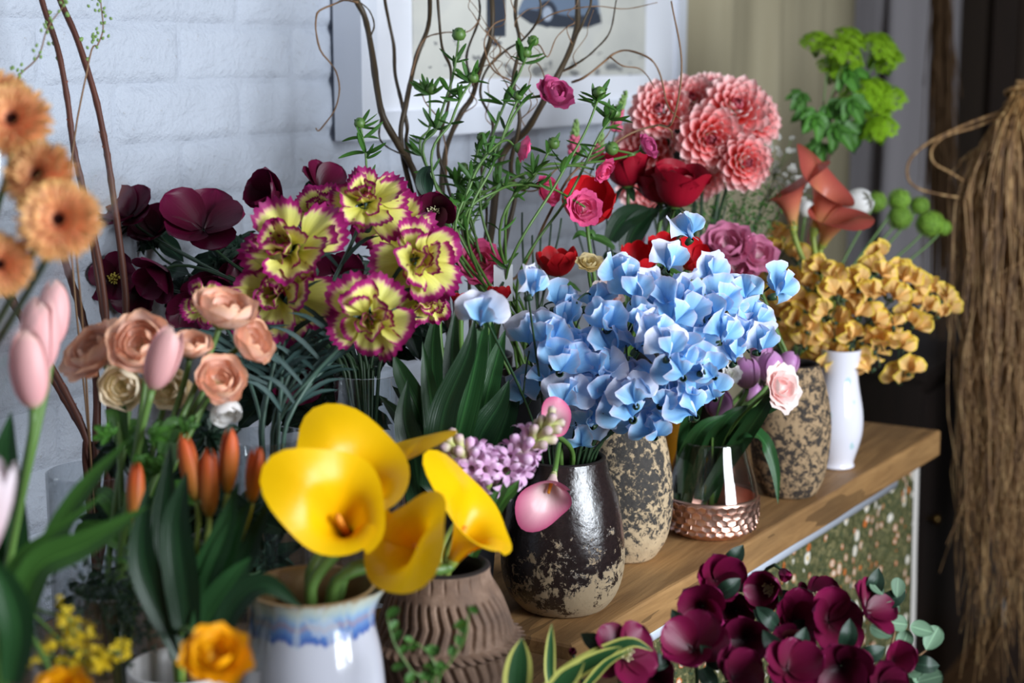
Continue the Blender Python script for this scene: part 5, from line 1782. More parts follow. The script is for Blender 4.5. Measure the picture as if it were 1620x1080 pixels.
def calla(label, group, key, x, y, d, ax, tip, size, sp, stem=0.0045, smat=None, mid=0.45, name='calla_lily', bow=0.6):
    n = facing(*ax)
    s_ = size * d / FPX
    base = at(x, y, d) - n * (s_ * mid)
    pts = stem_pts(key, base, n, depth=0.2, bow=bow)
    t = root(name, label, 'calla lily', pts[0], group)
    green_stem(t, pts, stem, smat or G1, stem * 1.05, 8)
    M = frame(base, n, 0, s_, up=RGT * tip[0] + UPV * tip[1])
    obj('spathe', sp, t, M)
    obj('spadix', MB().tube([V3((0, 0, 0.06)), V3((0.01, 0, 0.25)), V3((0.02, 0, 0.46))], 0.045, 0.03, 8).mesh('spadix', M_SPADIX), t, M)
    obj('sheath', MB().lathe([(0.03, -0.12), (0.045, -0.05), (0.075, 0.05), (0.07, 0.07)], 12).mesh('sheath', G4), t, M)
    return t


YC = [spathe('yellow_spathe', P_YCALLA, 1.0, 1.0, i) for i in range(3)]
for i, a in enumerate((('yellow calla facing the camera, farthest left with a dark throat', 536, 818, 1.22, (-0.12, 0.52, 0.8), (-0.75, 0.6), 158, 0),
                       ('yellow calla standing directly behind the farthest left one', 566, 774, 1.30, (-0.15, 0.8, 0.42), (-0.3, 0.7), 168, 1),
                       ('yellow calla turned away with its curled tip pointing right', 612, 742, 1.36, (0.2, 0.85, 0.15), (0.9, 0.0), 140, 2),
                       ('yellow calla in the middle, opening to the lower left', 655, 862, 1.25, (-0.38, 0.38, 0.82), (0.85, -0.55), 165, 1),
                       ('yellow calla at the right with upright tip, in profile', 738, 836, 1.32, (0.30, 0.70, 0.25), (-0.5, 0.7), 150, 0))):
    lab, x, y, d, ax, tp_, sz_, v_ = a
    calla(lab, 'yellow callas in the white pitcher', 'pitcher', x, y, d, ax, tp_, sz_, YC[v_], 0.005, G1, bow=0.9)
PCs = spathe('pink_spathe', P_PCALLA, 1.0, 0.7, 5)
calla('pink mini calla open toward the camera above the dark vase', 'pink mini callas', 'dark', 876, 668, 1.58, (0.2, 0.35, 0.85), (-0.1, 1), 52, PCs, 0.0028, G1)
calla('pink mini calla hanging down over the front of the dark vase', 'pink mini callas', 'dark', 868, 782, 1.60, (-0.22, -0.75, 0.62), (-0.5, -0.7), 84, PCs, 0.003, G1, 0.5, bow=1.5)
BC = spathe('brown_spathe', P_BCALLA, 0.75, 0.7, 8)
for lab, x, y, ax, tp_, sz_ in (('copper brown calla, leftmost and leaning left', 1254, 318, (-0.05, 0.95, 0.1), (0.6, 0.6), 78), ('copper brown calla, tallest with a pointed tip', 1302, 316, (0.2, 0.9, 0.3), (-0.2, 1), 92), ('copper brown calla drooping to the lower right', 1318, 356, (0.2, 0.55, 0.7), (0.2, -1), 86)):
    calla(lab, 'copper brown callas', 'white', x, y, 2.34, ax, tp_, sz_ * 1.3, BC, 0.004, G4)
bloom('white_freesia', 'white freesia bloom beside the copper brown callas', 'freesia', 'guelder', 1352, 322, 2.5, (0.4, 0.1, 0.6), 22, 0.002, G1, head=lambda r: h_tulip(r, 'wtul', 0.9), back=0.8)
bloom('white_freesia', 'small white bud behind the copper brown callas', 'freesia', 'guelder', 1275, 335, 2.5, (0.1, 0.8, 0.3), 11, 0.002, G1, head=lambda r: h_tulip(r, 'wtul', 1.0), back=0.8)


# ---- sweet peas
def sweet_peas(key, kind, pos, mouth_px, chunks, d0, dome, size, name, labels, group, wing=0.8, smat=None):
    mx_, my_ = mouth_px
    cx = sum(p[0] for p in pos) / len(pos)
    cy = sum(p[1] for p in pos) / len(pos)
    rx = max(abs(p[0] - cx) for p in pos)
    ry = max(abs(p[1] - cy) for p in pos)
    pos = sorted(pos, key=lambda p: math.atan2(p[0] - mx_, my_ + 60 - p[1]))
    i = 0
    k = 0
    while i < len(pos):
        n = chunks[k % len(chunks)]
        grp = pos[i:i + n]
        if len(pos) - i - n < 2:
            grp = pos[i:]
        i += len(grp)
        items = []
        for p in grp:
            rho = ((p[0] - cx) / rx) ** 2 + ((p[1] - cy) / ry) ** 2
            d = p[4] if len(p) > 4 else d0 + dome * rho + rnd.uniform(-0.02, 0.03)
            items.append((p, d, at(p[0], p[1], d)))
        items.sort(key=lambda q: (q[0][0] - mx_) ** 2 + (q[0][1] - my_) ** 2)
        far = items[-1]
        tipP = far[2] + FWD * 0.012
        B, M_ = in_vase(key, tipP, 0.1)
        L = (tipP - M_).length
        S_ = [B] + hermite(M_, ((M_ - B).normalized() + V3((0, 0, 0.4))).normalized() * L * 0.8, tipP, (tipP - M_).normalized() * L * 0.8 + V3((0, 0, -0.01)), 16)
        t = root(name, labels[min(k, len(labels) - 1)], 'sweet pea', B, group)
        sm = MB().tube(S_, 0.0017, 0.0011, 6)
        k += 1
        for j, (p, d, P) in enumerate(items):
            fc = p[2] if len(p) > 2 else ((p[0] - cx) / rx * 0.75 + rnd.uniform(-0.7, 0.7), (cy - p[1]) / ry * 0.4 + rnd.uniform(-0.4, 0.5), rnd.choice((0.9, 0.7, 0.5, 0.3, -0.35)))
            f = facing(*fc)
            u = (UPV + RGT * ((p[0] - cx) / rx * 0.5 + rnd.uniform(-0.8, 0.8)) + FWD * rnd.uniform(-0.3, 0.3))
            if len(p) > 4:
                u = UPV + RGT * 0.1
            u = (u - f * u.dot(f)).normalized()
            y_ = u.cross(f)
            s_ = size * (p[3] if len(p) > 3 else rnd.uniform(0.88, 1.12)) * d / FPX
            O = P - u * (s_ * 0.42)
            M = Matrix(((f.x, y_.x, u.x, O.x), (f.y, y_.y, u.y, O.y), (f.z, y_.z, u.z, O.z), (0, 0, 0, 1))) @ Matrix.Scale(s_, 4)
            q = O - f * (s_ * 0.32)
            nearest = min(range(5, len(S_)), key=lambda a: (S_[a] - q).length + 0.002 * (len(S_) - a))
            a_ = S_[nearest]
            sm.tube(spline([a_, a_.lerp(q, 0.5) + V3((0, 0, 0.35 * (a_ - q).length)), q - f * (s_ * 0.1) + V3((0, 0, 0.004)), q], 9), 0.0010, 0.0011, 5)
            fl_ = obj('floret', S['calyx_pea'], t, M @ Matrix.Rotation(PI / 2, 4, 'Y') @ Matrix.Scale(0.62, 4))
            I = (Matrix.Rotation(PI / 2, 4, 'Y') @ Matrix.Scale(0.62, 4)).inverted()
            st = S[kind + '_stdp'] if len(p) > 4 or rnd.random() < 0.4 else S[kind + '_std']
            obj('standard_petal', st[rnd.randrange(len(st))], fl_, I @ PL(0, 0.02, 0, 1.62 + rnd.uniform(-0.2, 0.25), 1.0))
            wg = S[kind + '_wing']
            for sg in (-1, 1):
                obj('wing_petal', wg[rnd.randrange(len(wg))], fl_, I @ PL(sg * 0.28, 0.04, 0.0, 0.95 + rnd.uniform(-0.15, 0.2), wing, sg * 0.75))
            obj('keel_petal', S[kind + '_keel'][0], fl_, I @ PL(0, 0.05, 0, 0.55, 0.42))
        obj('stem', sm.mesh('sweet_pea_stem', smat or G2), t)


BLUE = [(833, 448, (0.75, 0.25, 0.2), 1.0, 1.56), (763, 492, (0.0, 0.1, 1.0), 1.1, 1.50), (1082, 362, (0.5, 0.5, 0.4), 1.0), (1056, 408, (0.5, 0.2, 0.6), 1.0), (1116, 426, (0.5, 0.1, 0.5), 1.0), (1224, 450, (0.8, 0.2, 0.3), 1.05),
        (978, 428, (0.6, 0.2, 0.5), 1.0), (885, 470, (0.7, -0.1, 0.5), 0.95), (1008, 455, (0.1, 0.2, 0.95), 1.15), (1046, 472), (1142, 470), (1172, 462), (1188, 498, (0.8, 0, 0.5), 1.0), (842, 522, (-0.3, 0.1, 0.9), 1.15), (876, 528, (-0.5, 0, 0.7), 1.1),
        (893, 565, (0.1, -0.1, 0.9), 1.15), (962, 500), (1030, 520, (0.7, 0.1, 0.5), 1.05), (1098, 492, (0.1, 0.2, 0.9), 1.2), (1112, 528, (0.2, -0.2, 0.9), 1.0), (1198, 535, (0.6, 0, 0.7), 1.0), (1152, 556), (962, 545), (985, 580), (1068, 578, (0, 0, 1), 1.05), (1092, 604),
        (1124, 612), (1052, 622), (928, 612), (942, 585), (898, 622, (-0.2, 0.1, 0.9), 1.1), (832, 610, (-0.6, -0.2, 0.7), 1.0), (858, 598), (985, 642, (0.1, 0.1, 0.9), 1.2), (1006, 660, (0.3, -0.1, 0.9), 1.1), (920, 680, (-0.1, -0.2, 0.95), 1.2), (1030, 672, (0.4, -0.2, 0.8), 1.0), (955, 640),
        (1076, 552), (1120, 580), (1018, 596), (1140, 520), (1010, 545), (925, 540), (1165, 525), (1045, 650), (1100, 570), (1065, 505), (960, 610), (905, 500), (940, 470), (1000, 620), (870, 560), (1085, 640), (940, 655), (1030, 450), (1075, 455), (1125, 485), (1015, 500), (890, 655), (960, 575), (1055, 545)]
BL_LAB = ['leftmost blue sweet pea stem, reaching out alone over the tulip leaves'] + ['blue sweet pea stem, %s counted from the left round the bunch' % ORD[i] for i in range(1, 18)]
sweet_peas('dark', 'sky', BLUE, (900, 715), (4, 3, 4, 3), 1.60, 0.13, 55, 'blue_sweet_pea', BL_LAB, 'sky blue sweet peas')
AMB = [(1232, 372), (1228, 392), (1205, 425), (1200, 440), (1265, 400), (1290, 420), (1320, 430), (1352, 440), (1385, 398), (1378, 420), (1400, 430), (1420, 425), (1438, 440), (1452, 445), (1470, 455), (1490, 465), (1500, 478), (1485, 490), (1462, 480), (1440, 470), (1418, 462), (1395, 458),
       (1370, 460), (1340, 468), (1310, 460), (1280, 445), (1260, 440), (1250, 470), (1275, 480), (1300, 492), (1330, 500), (1360, 490), (1388, 500), (1410, 512), (1435, 500), (1455, 508), (1400, 535), (1370, 530), (1345, 525), (1315, 525), (1285, 515), (1262, 500), (1235, 490), (1225, 465), (1275, 535, (-0.4, 0.1, 0.8), 1.1), (1300, 552),
       (1325, 555), (1290, 570), (1310, 572), (1355, 560), (1385, 552), (1370, 575), (1420, 590, (0.2, -0.1, 0.9), 1.15), (1440, 578, (0.6, 0.1, 0.7), 1.0), (1240, 515), (1430, 540), (1255, 535)]
AM_LAB = ['amber sweet pea stem at the far left beside the mauve lisianthus'] + ['amber sweet pea stem, %s counted from the left round the bunch' % ORD[i] for i in range(1, 17)]
sweet_peas('white', 'amber', AMB, (1325, 565), (4, 5, 4), 2.26, 0.12, 34, 'amber_sweet_pea', AM_LAB, 'amber sweet peas', 0.85)

# ---- purple tulips in the copper vase
PT = [('purple tulip, upper left in the copper vase', 1181, 592, 20, (-0.05, 0.98, 0.1), [[(1128, 795), (1150, 720), (1190, 660), (1228, 640), (1250, 615)]]),
      ('purple tulip in the middle behind the blush ranunculus', 1218, 582, 20, (0.1, 0.98, 0.1), [[(1105, 790), (1120, 720), (1150, 665), (1185, 640)], [(1150, 700), (1185, 682), (1210, 700), (1226, 745), (1231, 798)]]),
      ('purple tulip, lowest one leaning left', 1138, 640, 21, (-0.25, 0.8, 0.5), [[(1070, 795), (1082, 735), (1110, 680), (1150, 655)], [(1085, 800), (1095, 730), (1125, 690), (1155, 670)]]),
      ('small lilac tulip bud between the purple tulips', 1190, 622, 14, (0.5, 0.85, 0.2), [[(1080, 780), (1085, 700), (1100, 640), (1120, 600)]]),
      ('purple tulip at the back right under the amber sweet peas', 1246, 578, 17, (0.4, 0.9, 0.1), [[(1110, 790), (1160, 715), (1205, 650), (1230, 610)]]),
      ('purple tulip just behind the upper left one', 1204, 560, 17, (0.1, 0.98, 0.0), [])]
for i, (lab, x, y, sz_, fc, lv) in enumerate(PT):
    d = 2.0 + 0.02 * i
    t = bloom('purple_tulip', lab, 'tulip', 'copper', x, y, d, fc, sz_ * 1.05, 0.0034, G1, 'purple tulips', head=lambda r: h_tulip(r, 'purp', 0.95), back=1.1, depth=0.3)
    for P in lv:
        c, h, r = VASES['copper']
        n_ = len(P)
        leaf_on(t, [at(a, b, (1.985 if b < 690 else 2.02) - 0.006 * i) for a, b in P], 0.012 if len(P) < 5 else 0.0095, L_TULIP, fold=0.4, n=16)
bloom('blush_ranunculus', 'blush pink frilled ranunculus leaning out of the copper vase', 'ranunculus', 'copper', 1240, 612, 1.94, (0.55, 0.15, 0.7), 32, 0.0024, G1, head=lambda r: h_pinkopen(r, 'blush'), back=0.5, depth=0.4)
bloom('white_filler_bloom', 'tiny white bloom at the lower right of the blue sweet peas', 'flower', 'copper', 1158, 590, 1.98, (0.2, 0.3, 0.9), 13, 0.0018, G1, head=lambda r: h_pinkopen(r, 'whiter'), back=0.5, depth=0.4)

# ---- broad tulip leaves in the middle
TL = [
    ('tulip foliage stem, leftmost with two leaves spreading toward the carnations', [(640, 620), (625, 580)], [[(700, 790), (668, 720), (640, 670), (600, 625)], [(690, 760), (662, 650), (635, 590), (622, 560)]], 1.60),
    ('tulip foliage stem with a long upright leaf beside the carnations', [(690, 560), (695, 500)], [[(700, 780), (690, 650), (684, 560), (692, 480)], [(705, 760), (690, 690), (650, 640), (620, 610)]], 1.62),
    ('tulip foliage stem with a folded leaf bent at the middle', [(720, 600), (745, 540)], [[(690, 780), (695, 700), (706, 640), (740, 560), (752, 500)], [(680, 790), (690, 700), (680, 620), (668, 540)]], 1.56),
    ('tulip foliage stem with the widest leaf before the black bucket', [(735, 560), (730, 470)], [[(705, 790), (725, 690), (745, 610), (760, 540), (770, 490)], [(715, 790), (722, 660), (715, 560), (722, 480)]], 1.58),
    ('tulip foliage stem with leaves fanning to the right', [(770, 560), (775, 500)], [[(725, 780), (760, 690), (790, 640), (806, 600)], [(735, 770), (762, 660), (785, 570), (800, 520)]], 1.6),
    ('tulip foliage stem tucked behind the pale blue sweet pea', [(790, 540), (795, 480)], [[(730, 780), (765, 650), (776, 560), (768, 470)], [(740, 790), (790, 690), (812, 620), (820, 580)]], 1.66),
    ('short tulip foliage stem behind the yellow callas', [(660, 640), (655, 600)], [[(670, 800), (655, 720), (640, 660), (645, 600)], [(690, 800), (700, 720), (735, 670), (760, 640)]], 1.58),
]
for i, (lab, st, lv, d) in enumerate(TL):
    c, h, r = VASES['leafy']
    head = at(*st[-1], d + 0.06)
    pts = stem_pts('leafy', head, facing(0.1, 1, 0), depth=0.1)
    t = root('tulip_foliage', lab, 'tulip leaves', pts[0], 'broad tulip leaves in the black bucket')
    green_stem(t, pts, 0.0036, G1)
    for j, P in enumerate(lv):
        base_ = pts[2]
        leaf_on(t, [base_] + [at(x, y, d + 0.02 * j + (0.04 if k == 0 else 0)) for k, (x, y) in enumerate(P)], 0.0155 if j == 0 else 0.013, L_TULIP if (i + j) % 2 else L_DEEP, n=20, fold=0.3)
# dark pink proteas behind the leaves
for lab, x, y in (('dark red flower column behind the bright pink ranunculus', 732, 470), ('thin dark red flower column left of the closed red anemone', 790, 460)):
    bloom('red_tulip', lab, 'tulip', 'leafy', x, y, 1.76, (0.05, 1, 0), 17, 0.003, G2, 'dark red tulips', head=lambda r: h_anem(r, 'anem')[:9], back=1.0)

# ---- carnations
CN = [
    ('yellow and magenta carnation, uppermost beside the green bud stem', 578, 308, 58, (0.05, 0.5, 0.8), 1.56), ('yellow and magenta carnation at the upper left of its bunch', 448, 385, 72, (-0.3, 0.35, 0.85), 1.50),
    ('yellow and magenta carnation, lower left behind the peach ranunculus', 428, 462, 74, (-0.3, -0.05, 0.9), 1.50), ('yellow and magenta carnation hanging lowest, dark red centre', 584, 508, 60, (0.05, -0.12, 1.0), 1.46),
    ('yellow and magenta carnation, rightmost facing right', 668, 408, 62, (0.35, 0.1, 0.85), 1.52), ('yellow and magenta carnation behind the rightmost one', 630, 352, 54, (0.15, 0.4, 0.8), 1.60),
    ('small yellow and magenta carnation hanging at the lower right', 682, 478, 44, (0.4, -0.4, 0.7), 1.58), ('yellow and magenta carnation at the top left of its bunch', 505, 325, 50, (-0.1, 0.6, 0.6), 1.60),
    ('yellow and magenta carnation edge peeping out left of the big peach ranunculus', 318, 478, 34, (-0.5, 0.1, 0.8), 1.50), ('small yellow and magenta carnation low between the left and lowest ones', 508, 478, 40, (0.0, 0.1, 0.8), 1.56)]
for lab, x, y, sz_, fc, d in CN:
    t = bloom('carnation', lab, 'carnation', 'carn', x, y, d, fc, sz_ * 1.06, 0.0022, G3, 'yellow and magenta carnations', head=h_carn, back=0.35, depth=0.06)
    vv = PTS[t.name]
    for k in range(5):
        p = V3(vv[rnd.randrange(3, 10)])
        for sg in (-1, 1):
            dr = (RGT * sg * rnd.uniform(0.3, 1) + UPV * rnd.uniform(0.3, 1) + FWD * rnd.uniform(-0.5, 0.5)).normalized()
            L = rnd.uniform(0.035, 0.06)
            leaf_on(t, [p, p + dr * L * 0.5, p + dr * L * 0.8 + RGT * sg * 0.006, p + dr * L + RGT * sg * 0.015 - UPV * 0.004], 0.0024, L_BLUE, n=7, nv=2)

# ---- hyacinths in the brown pot
def hy_floret(mat, open_):
    m = MB().lathe([(0.0, 0.0), (0.15, 0.03), (0.2, 0.25), (0.17, 0.5), (0.22, 0.72), (0.2, 0.9), (0.0, 1.0)], 8)
    if open_:
        m = MB().lathe([(0.0, 0.0), (0.15, 0.03), (0.2, 0.3), (0.15, 0.6), (0.17, 0.72)], 8)
        for k in range(6):
            g = MB().grid(4, 2, lambda u, v: (0.15 + 0.42 * u, (v * 2 - 1) * 0.12 * math.sin(PI * (0.25 + 0.75 * u)) ** 0.8, 0.7 + 0.16 * math.sin(u * 2.4)))
            g.uv = [(a, 0.7 + 0.3 * b) for a, b in g.uv]
            m.add(g, Matrix.Rotation(k * PI / 3, 4, 'Z'))
    return m.mesh('hyacinth_floret', mat)


HF = [hy_floret(P_HYA, False), hy_floret(P_HYA, True), hy_floret(P_HYAG, False)]
for lab, p0, p1, d, n in (('lilac hyacinth spike leaning left over the brown pot', (772, 752), (718, 706), 1.46, 26), ('lilac hyacinth spike leaning right with greenish buds at its tip', (775, 765), (868, 672), 1.48, 38)):
    A, B_ = at(*p0, d), at(*p1, d - 0.01)
    axis = (B_ - A).normalized()
    pts = stem_pts('brown', A, axis, depth=0.2, bow=0.8) + [A.lerp(B_, 0.5), B_]
    t = root('hyacinth', lab, 'hyacinth', pts[0], 'lilac hyacinths')
    green_stem(t, pts, 0.004, G4, 0.0025, 8)
    for k in range(n):
        q = (k + 0.5) / n
        a = k * 2.39996
        e1 = axis.orthogonal().normalized()
        e2 = axis.cross(e1)
        dr = (e1 * math.cos(a) + e2 * math.sin(a) + axis * (0.1 + 1.6 * q ** 2)).normalized()
        kd = 2 if q > 0.66 else (1 if rnd.random() < 0.45 else 0)
        obj('floret', HF[kd], t, frame(A.lerp(B_, q), dr, rnd.uniform(0, 6), (44 - 10 * q) * rnd.uniform(0.9, 1.1) * d / FPX))
t = bpy.data.objects['hyacinth.001']
for P in ([(745, 880), (780, 800), (800, 762), (815, 738)], [(750, 880), (790, 800), (812, 775), (822, 758)]):
    leaf_on(t, [at(x, y, 1.46) for x, y in P], 0.006, L_FRESH, n=10)

# ---- peach ranunculus, pink tulips and orange buds at the left
PR = [
    ('largest peach ranunculus, highest of its bunch and leaning right', 357, 478, 50, (0.25, 0.75, 0.35), 1.36, 'peach', 0.85), ('peach ranunculus turned right below the largest one', 402, 536, 38, (0.75, 0.35, 0.4), 1.38, 'peach', 1.0),
    ('peach ranunculus with a coiled orange centre, lowest right', 350, 598, 40, (0.4, 0.35, 0.8), 1.34, 'peach', 0.95), ('peach ranunculus facing the camera in the middle of its bunch', 218, 540, 48, (-0.05, 0.35, 0.9), 1.33, 'peach', 0.9),
    ('pink edged peach ranunculus between the middle and lowest ones', 302, 542, 32, (0.15, 0.8, 0.45), 1.36, 'peach', 1.0), ('peach ranunculus opening to the left behind the pink tulip', 140, 545, 46, (-0.4, 0.6, 0.6), 1.36, 'peach', 0.85),
    ('yellowish peach ranunculus hanging under the middle one', 192, 612, 36, (-0.1, -0.2, 0.9), 1.36, 'peachy', 0.9), ('yellowish peach ranunculus beside the pink tulip in the middle', 268, 615, 32, (0.2, -0.1, 0.9), 1.38, 'peachy', 0.9)]
for lab, x, y, sz_, fc, d, k_, sq in PR:
    bloom('peach_ranunculus', lab, 'ranunculus', 'ranun', x, y, d, fc, sz_, 0.0032, G1, 'peach ranunculus', head=lambda r: h_ran(r, k_, squash=sq, open_=(sz_ == 46)), back=0.75, leaves=2, lmat=L_FRESH)
bloom('white_bud', 'small white bud right below the lowest peach ranunculus', 'flower', 'ranun', 357, 652, 1.36, (0.3, -0.7, 0.4), 24, 0.002, G1, head=lambda r: h_ran(r, 'whiter', (('in', 4, 0.6), ('mid', 5, 0.85), ('mid', 5, 1.0))), back=0.8, bow=1.6)
for lab, x, y, sz_, fc, d in (('pale pink tulip, lowest at the left edge', 48, 588, 35, (-0.05, 0.98, 0.1), 1.14), ('pale pink tulip between the lowest and highest ones', 62, 535, 34, (0.0, 1, 0.05), 1.20),
                              ('pale pink tulip, highest of the left three', 84, 500, 30, (0.05, 1, 0.0), 1.24), ('pale pink tulip slanting in front of the peach ranunculus', 256, 570, 30, (0.35, 0.92, 0.15), 1.27)):
    t = bloom('pink_tulip', lab, 'tulip', 'tul' if x < 200 else 'ranun', x, y, d, fc, sz_ * 0.88, 0.004, G1, 'pale pink tulips', head=lambda r: h_tulip(r, 'tulip', 1.6), back=1.9)
LV = [('pink_tulip', [(40, 1000), (20, 850), (10, 740), (18, 650)], 0.014, L_TULIP, 1.17), ('pink_tulip', [(30, 1010), (70, 890), (130, 780), (210, 690)], 0.009, L_FRESH, 1.12), ('pink_tulip.001', [(20, 1000), (60, 900), (140, 860), (235, 800)], 0.012, L_FRESH, 1.08),
      ('pink_tulip.001', [(-20, 980), (30, 890), (80, 850), (180, 770)], 0.006, G1 and L_FRESH, 1.1), ('pink_tulip.002', [(20, 1000), (5, 900), (-10, 800), (0, 690)], 0.015, L_TULIP, 1.2), ('pink_tulip', [(20, 1080), (30, 1000), (10, 930), (-30, 870)], 0.012, L_TULIP, 1.0)]
for nm, P, w, mt, d in LV:
    t = bpy.data.objects[nm]
    leaf_on(t, [at(x, y, d) for x, y in P], w, mt, n=16)
for lab, x, y, sz_, fc in (('orange tulip bud, tallest under the white bud', 362, 730, 15, (0.05, 1, 0)), ('orange tulip bud just left of the tallest one', 330, 765, 16, (0.0, 1, 0.1)), ('orange tulip bud leaning left by the green leaf', 300, 740, 16, (-0.2, 1, 0.1)),
                           ('yellowish orange tulip bud, rightmost of the four', 402, 752, 13, (0.1, 1, 0)), ('orange tulip bud low at the left of the others', 215, 780, 14, (0.05, 1, 0.0))):
    bloom('orange_tulip_bud', lab, 'tulip', 'wpot', x, y, 1.24, fc, sz_, 0.0028, G4, 'orange tulip buds', head=lambda r: h_tulip(r, 'obud', 2.7), back=3.4)
OL = [[(300, 1030), (290, 930), (280, 830), (296, 745)], [(310, 1040), (320, 930), (352, 850), (378, 760)], [(320, 1040), (345, 960), (390, 880), (435, 775)], [(325, 1040), (330, 980), (370, 920), (398, 880)],
      [(335, 1045), (370, 960), (420, 925), (480, 962)], [(300, 1030), (270, 960), (245, 900), (160, 880)], [(290, 1040), (240, 930), (225, 860), (235, 760)], [(300, 1040), (330, 950), (366, 850), (400, 790)], [(285, 1040), (268, 900), (262, 820), (270, 700)]]
for i, P in enumerate(OL):
    t = bpy.data.objects['orange_tulip_bud' + ('' if i % 5 == 0 else '.%03d' % (i % 5))]
    leaf_on(t, [at(x, y, 1.2 + 0.02 * (i % 3) - (0.06 if i == 4 else 0)) for x, y in P], (0.014, 0.012, 0.011, 0.013, 0.010, 0.0045, 0.012, 0.012, 0.014)[i], (L_DEEP, L_TULIP)[i % 2] if i != 5 else L_FRESH, n=16)
# lobed leaves under the peach ranunculus
for i, (x, y) in enumerate(((255, 742), (215, 735), (300, 680), (285, 790), (175, 690), (240, 690))):
    t = bpy.data.objects['peach_ranunculus' + ('' if i == 0 else '.%03d' % i)]
    obj('leaf', PALM, t, frame(at(x, y, 1.27), facing(rnd.uniform(-0.3, 0.3), 0.4, 0.8), rnd.uniform(-0.4, 0.4), 34 * 1.27 / FPX, up=(RGT * (1 if i % 2 else -0.6) + UPV * 0.5)))

# ---- gerberas in a clear sleeve
for lab, x, y, sz_, fc, d in (('apricot gerbera, lowest right with its face to the camera', 92, 346, 62, (0.15, 0.15, 0.95), 1.02), ('apricot gerbera just above the lowest right one', 58, 275, 56, (-0.2, 0.35, 0.9), 1.06), ('apricot gerbera near the top left corner', 18, 186, 58, (0.1, 0.3, 0.95), 1.08),
                              ('apricot gerbera cut by the left edge, lowest', 0, 418, 48, (0.2, 0.0, 0.95), 1.02), ('apricot gerbera half hidden at the top left', -6, 140, 46, (0.1, 0.8, 0.6), 1.14)):
    bloom('gerbera', lab, 'gerbera', 'gerb', x, y, d, fc, sz_ * 1.14, 0.003, G2, 'apricot gerberas', head=h_gerb, back=0.15)

# ---- yellow sprays and golden ranunculus, bottom left
M_MIM = petal_mat('yellow filler bloom', [(0, lin(200, 170, 20)), (1, lin(236, 204, 40))], 0, 0.3, 0.6)
for i, (lab, cxs) in enumerate((('yellow flowering spray left of the white pot, upper', [(105, 965), (112, 985), (120, 1010), (100, 1000), (130, 1000)]), ('yellow flowering spray left of the white pot, lower', [(150, 1045), (170, 1035), (130, 1050), (190, 1030), (160, 1060)]), ('yellow flowering spray along the bottom edge', [(95, 1045), (120, 1060), (80, 1020), (140, 1030), (60, 1040)]))):
    d = 1.12
    c, h, r = VASES['wpot']
    P0 = at(cxs[0][0], cxs[0][1], d)
    pts = stem_pts('tul', P0, facing(0.2, 1, 0), depth=0.3)
    t = root('yellow_spray', lab, 'flower spray', pts[0], 'yellow flowering sprays')
    green_stem(t, pts, 0.0016, G1)
    m = MB()
    m2 = MB()
    for x, y in cxs:
        q0 = at(x, y, d)
        m2.tube([pts[-3], pts[-3].lerp(q0, 0.6) + V3((0, 0, 0.003)), q0], 0.0007, 0.0006, 4)
        for k in range(12):
            q = q0 + (RGT * rnd.gauss(0, 9) + UPV * rnd.gauss(0, 10) + FWD * rnd.gauss(0, 8)) * (d / FPX)
            m.add(F4, frame(q, facing(rnd.uniform(-0.8, 0.8), rnd.uniform(-0.2, 0.9), 0.7), rnd.uniform(0, 6), 6.5 * d / FPX))
    stuff(obj('small_flowers', m.mesh('small_yellow_flowers', M_MIM), t))
    obj('side_stem', m2.mesh('spray_side_stems', G1), t)
for lab, x, y, sz_, fc, d in (('golden yellow ranunculus in front of the white pot', 342, 1034, 46, (0.1, 0.6, 0.6), 1.0), ('golden yellow bloom at the bottom edge, left', 95, 1098, 40, (0, 0.6, 0.7), 1.06)):
    bloom('golden_ranunculus', lab, 'ranunculus', 'wpot' if x > 200 else 'tul', x, y, d, fc, sz_, 0.0025, G1, 'golden yellow ranunculus', head=lambda r: h_pinkopen(r, 'gold'), back=0.5, bow=1.3)
# frothy grey-green filler
for i, (x, y) in enumerate(((200, 960), (230, 1000), (170, 930), (250, 950), (120, 930), (215, 900))):
    d = 1.24
    P = at(x, y, d)
    pts = stem_pts('ranun', P, facing(0.1, 1, 0), depth=0.3)
    t = root('filler_foliage', ('fine green filler in the middle of the lower left corner', 'fine green filler touching the white pot', 'fine green filler next to the yellow sprays', 'fine green filler behind the tulip leaves', 'fine green filler at the glass vase edge', 'fine green filler highest under the orange buds')[i], 'foliage', pts[0], 'fine green filler')
    green_stem(t, pts, 0.0015, G2)
    m = MB()
    for k in range(60):
        q = P + (RGT * rnd.gauss(0, 24) + UPV * rnd.gauss(0, 26) + FWD * rnd.gauss(0, 16)) * (d / FPX)
        m.add(lfm, frame(q, facing(rnd.uniform(-0.7, 0.7), rnd.uniform(-0.2, 0.8), 0.7), rnd.uniform(0, 6), 15 * d / FPX))
    stuff(obj('leaflets', m.mesh('filler_leaflets', L_DEEP), t))
# lily petal tip at the left edge
pts = stem_pts('tul', at(-80, 900, 0.98), facing(0.3, 0.6, 0.3), depth=0.2)
t = root('white_lily', 'pinkish white lily petal cut by the left edge', 'lily', pts[0])
green_stem(t, pts, 0.003, G1)
LP = [ovate('lily_petal', petal_mat('pinkish white lily petal', [(0, lin(190, 150, 160)), (0.5, lin(224, 200, 206)), (1, lin(232, 222, 226))], 0.1, 0.3), 1, 0.13, 0.5, 2, 0.6, 0.3, seed=i) for i in range(2)]
for k in range(6):
    obj('petal', LP[k % 2], t, frame(at(-34, 905, 0.98), facing(0.22, 0.95, 0.2), 0, 0.07) @ PL(0.3 + k * PI / 3, 0.02, 0, 1.12))

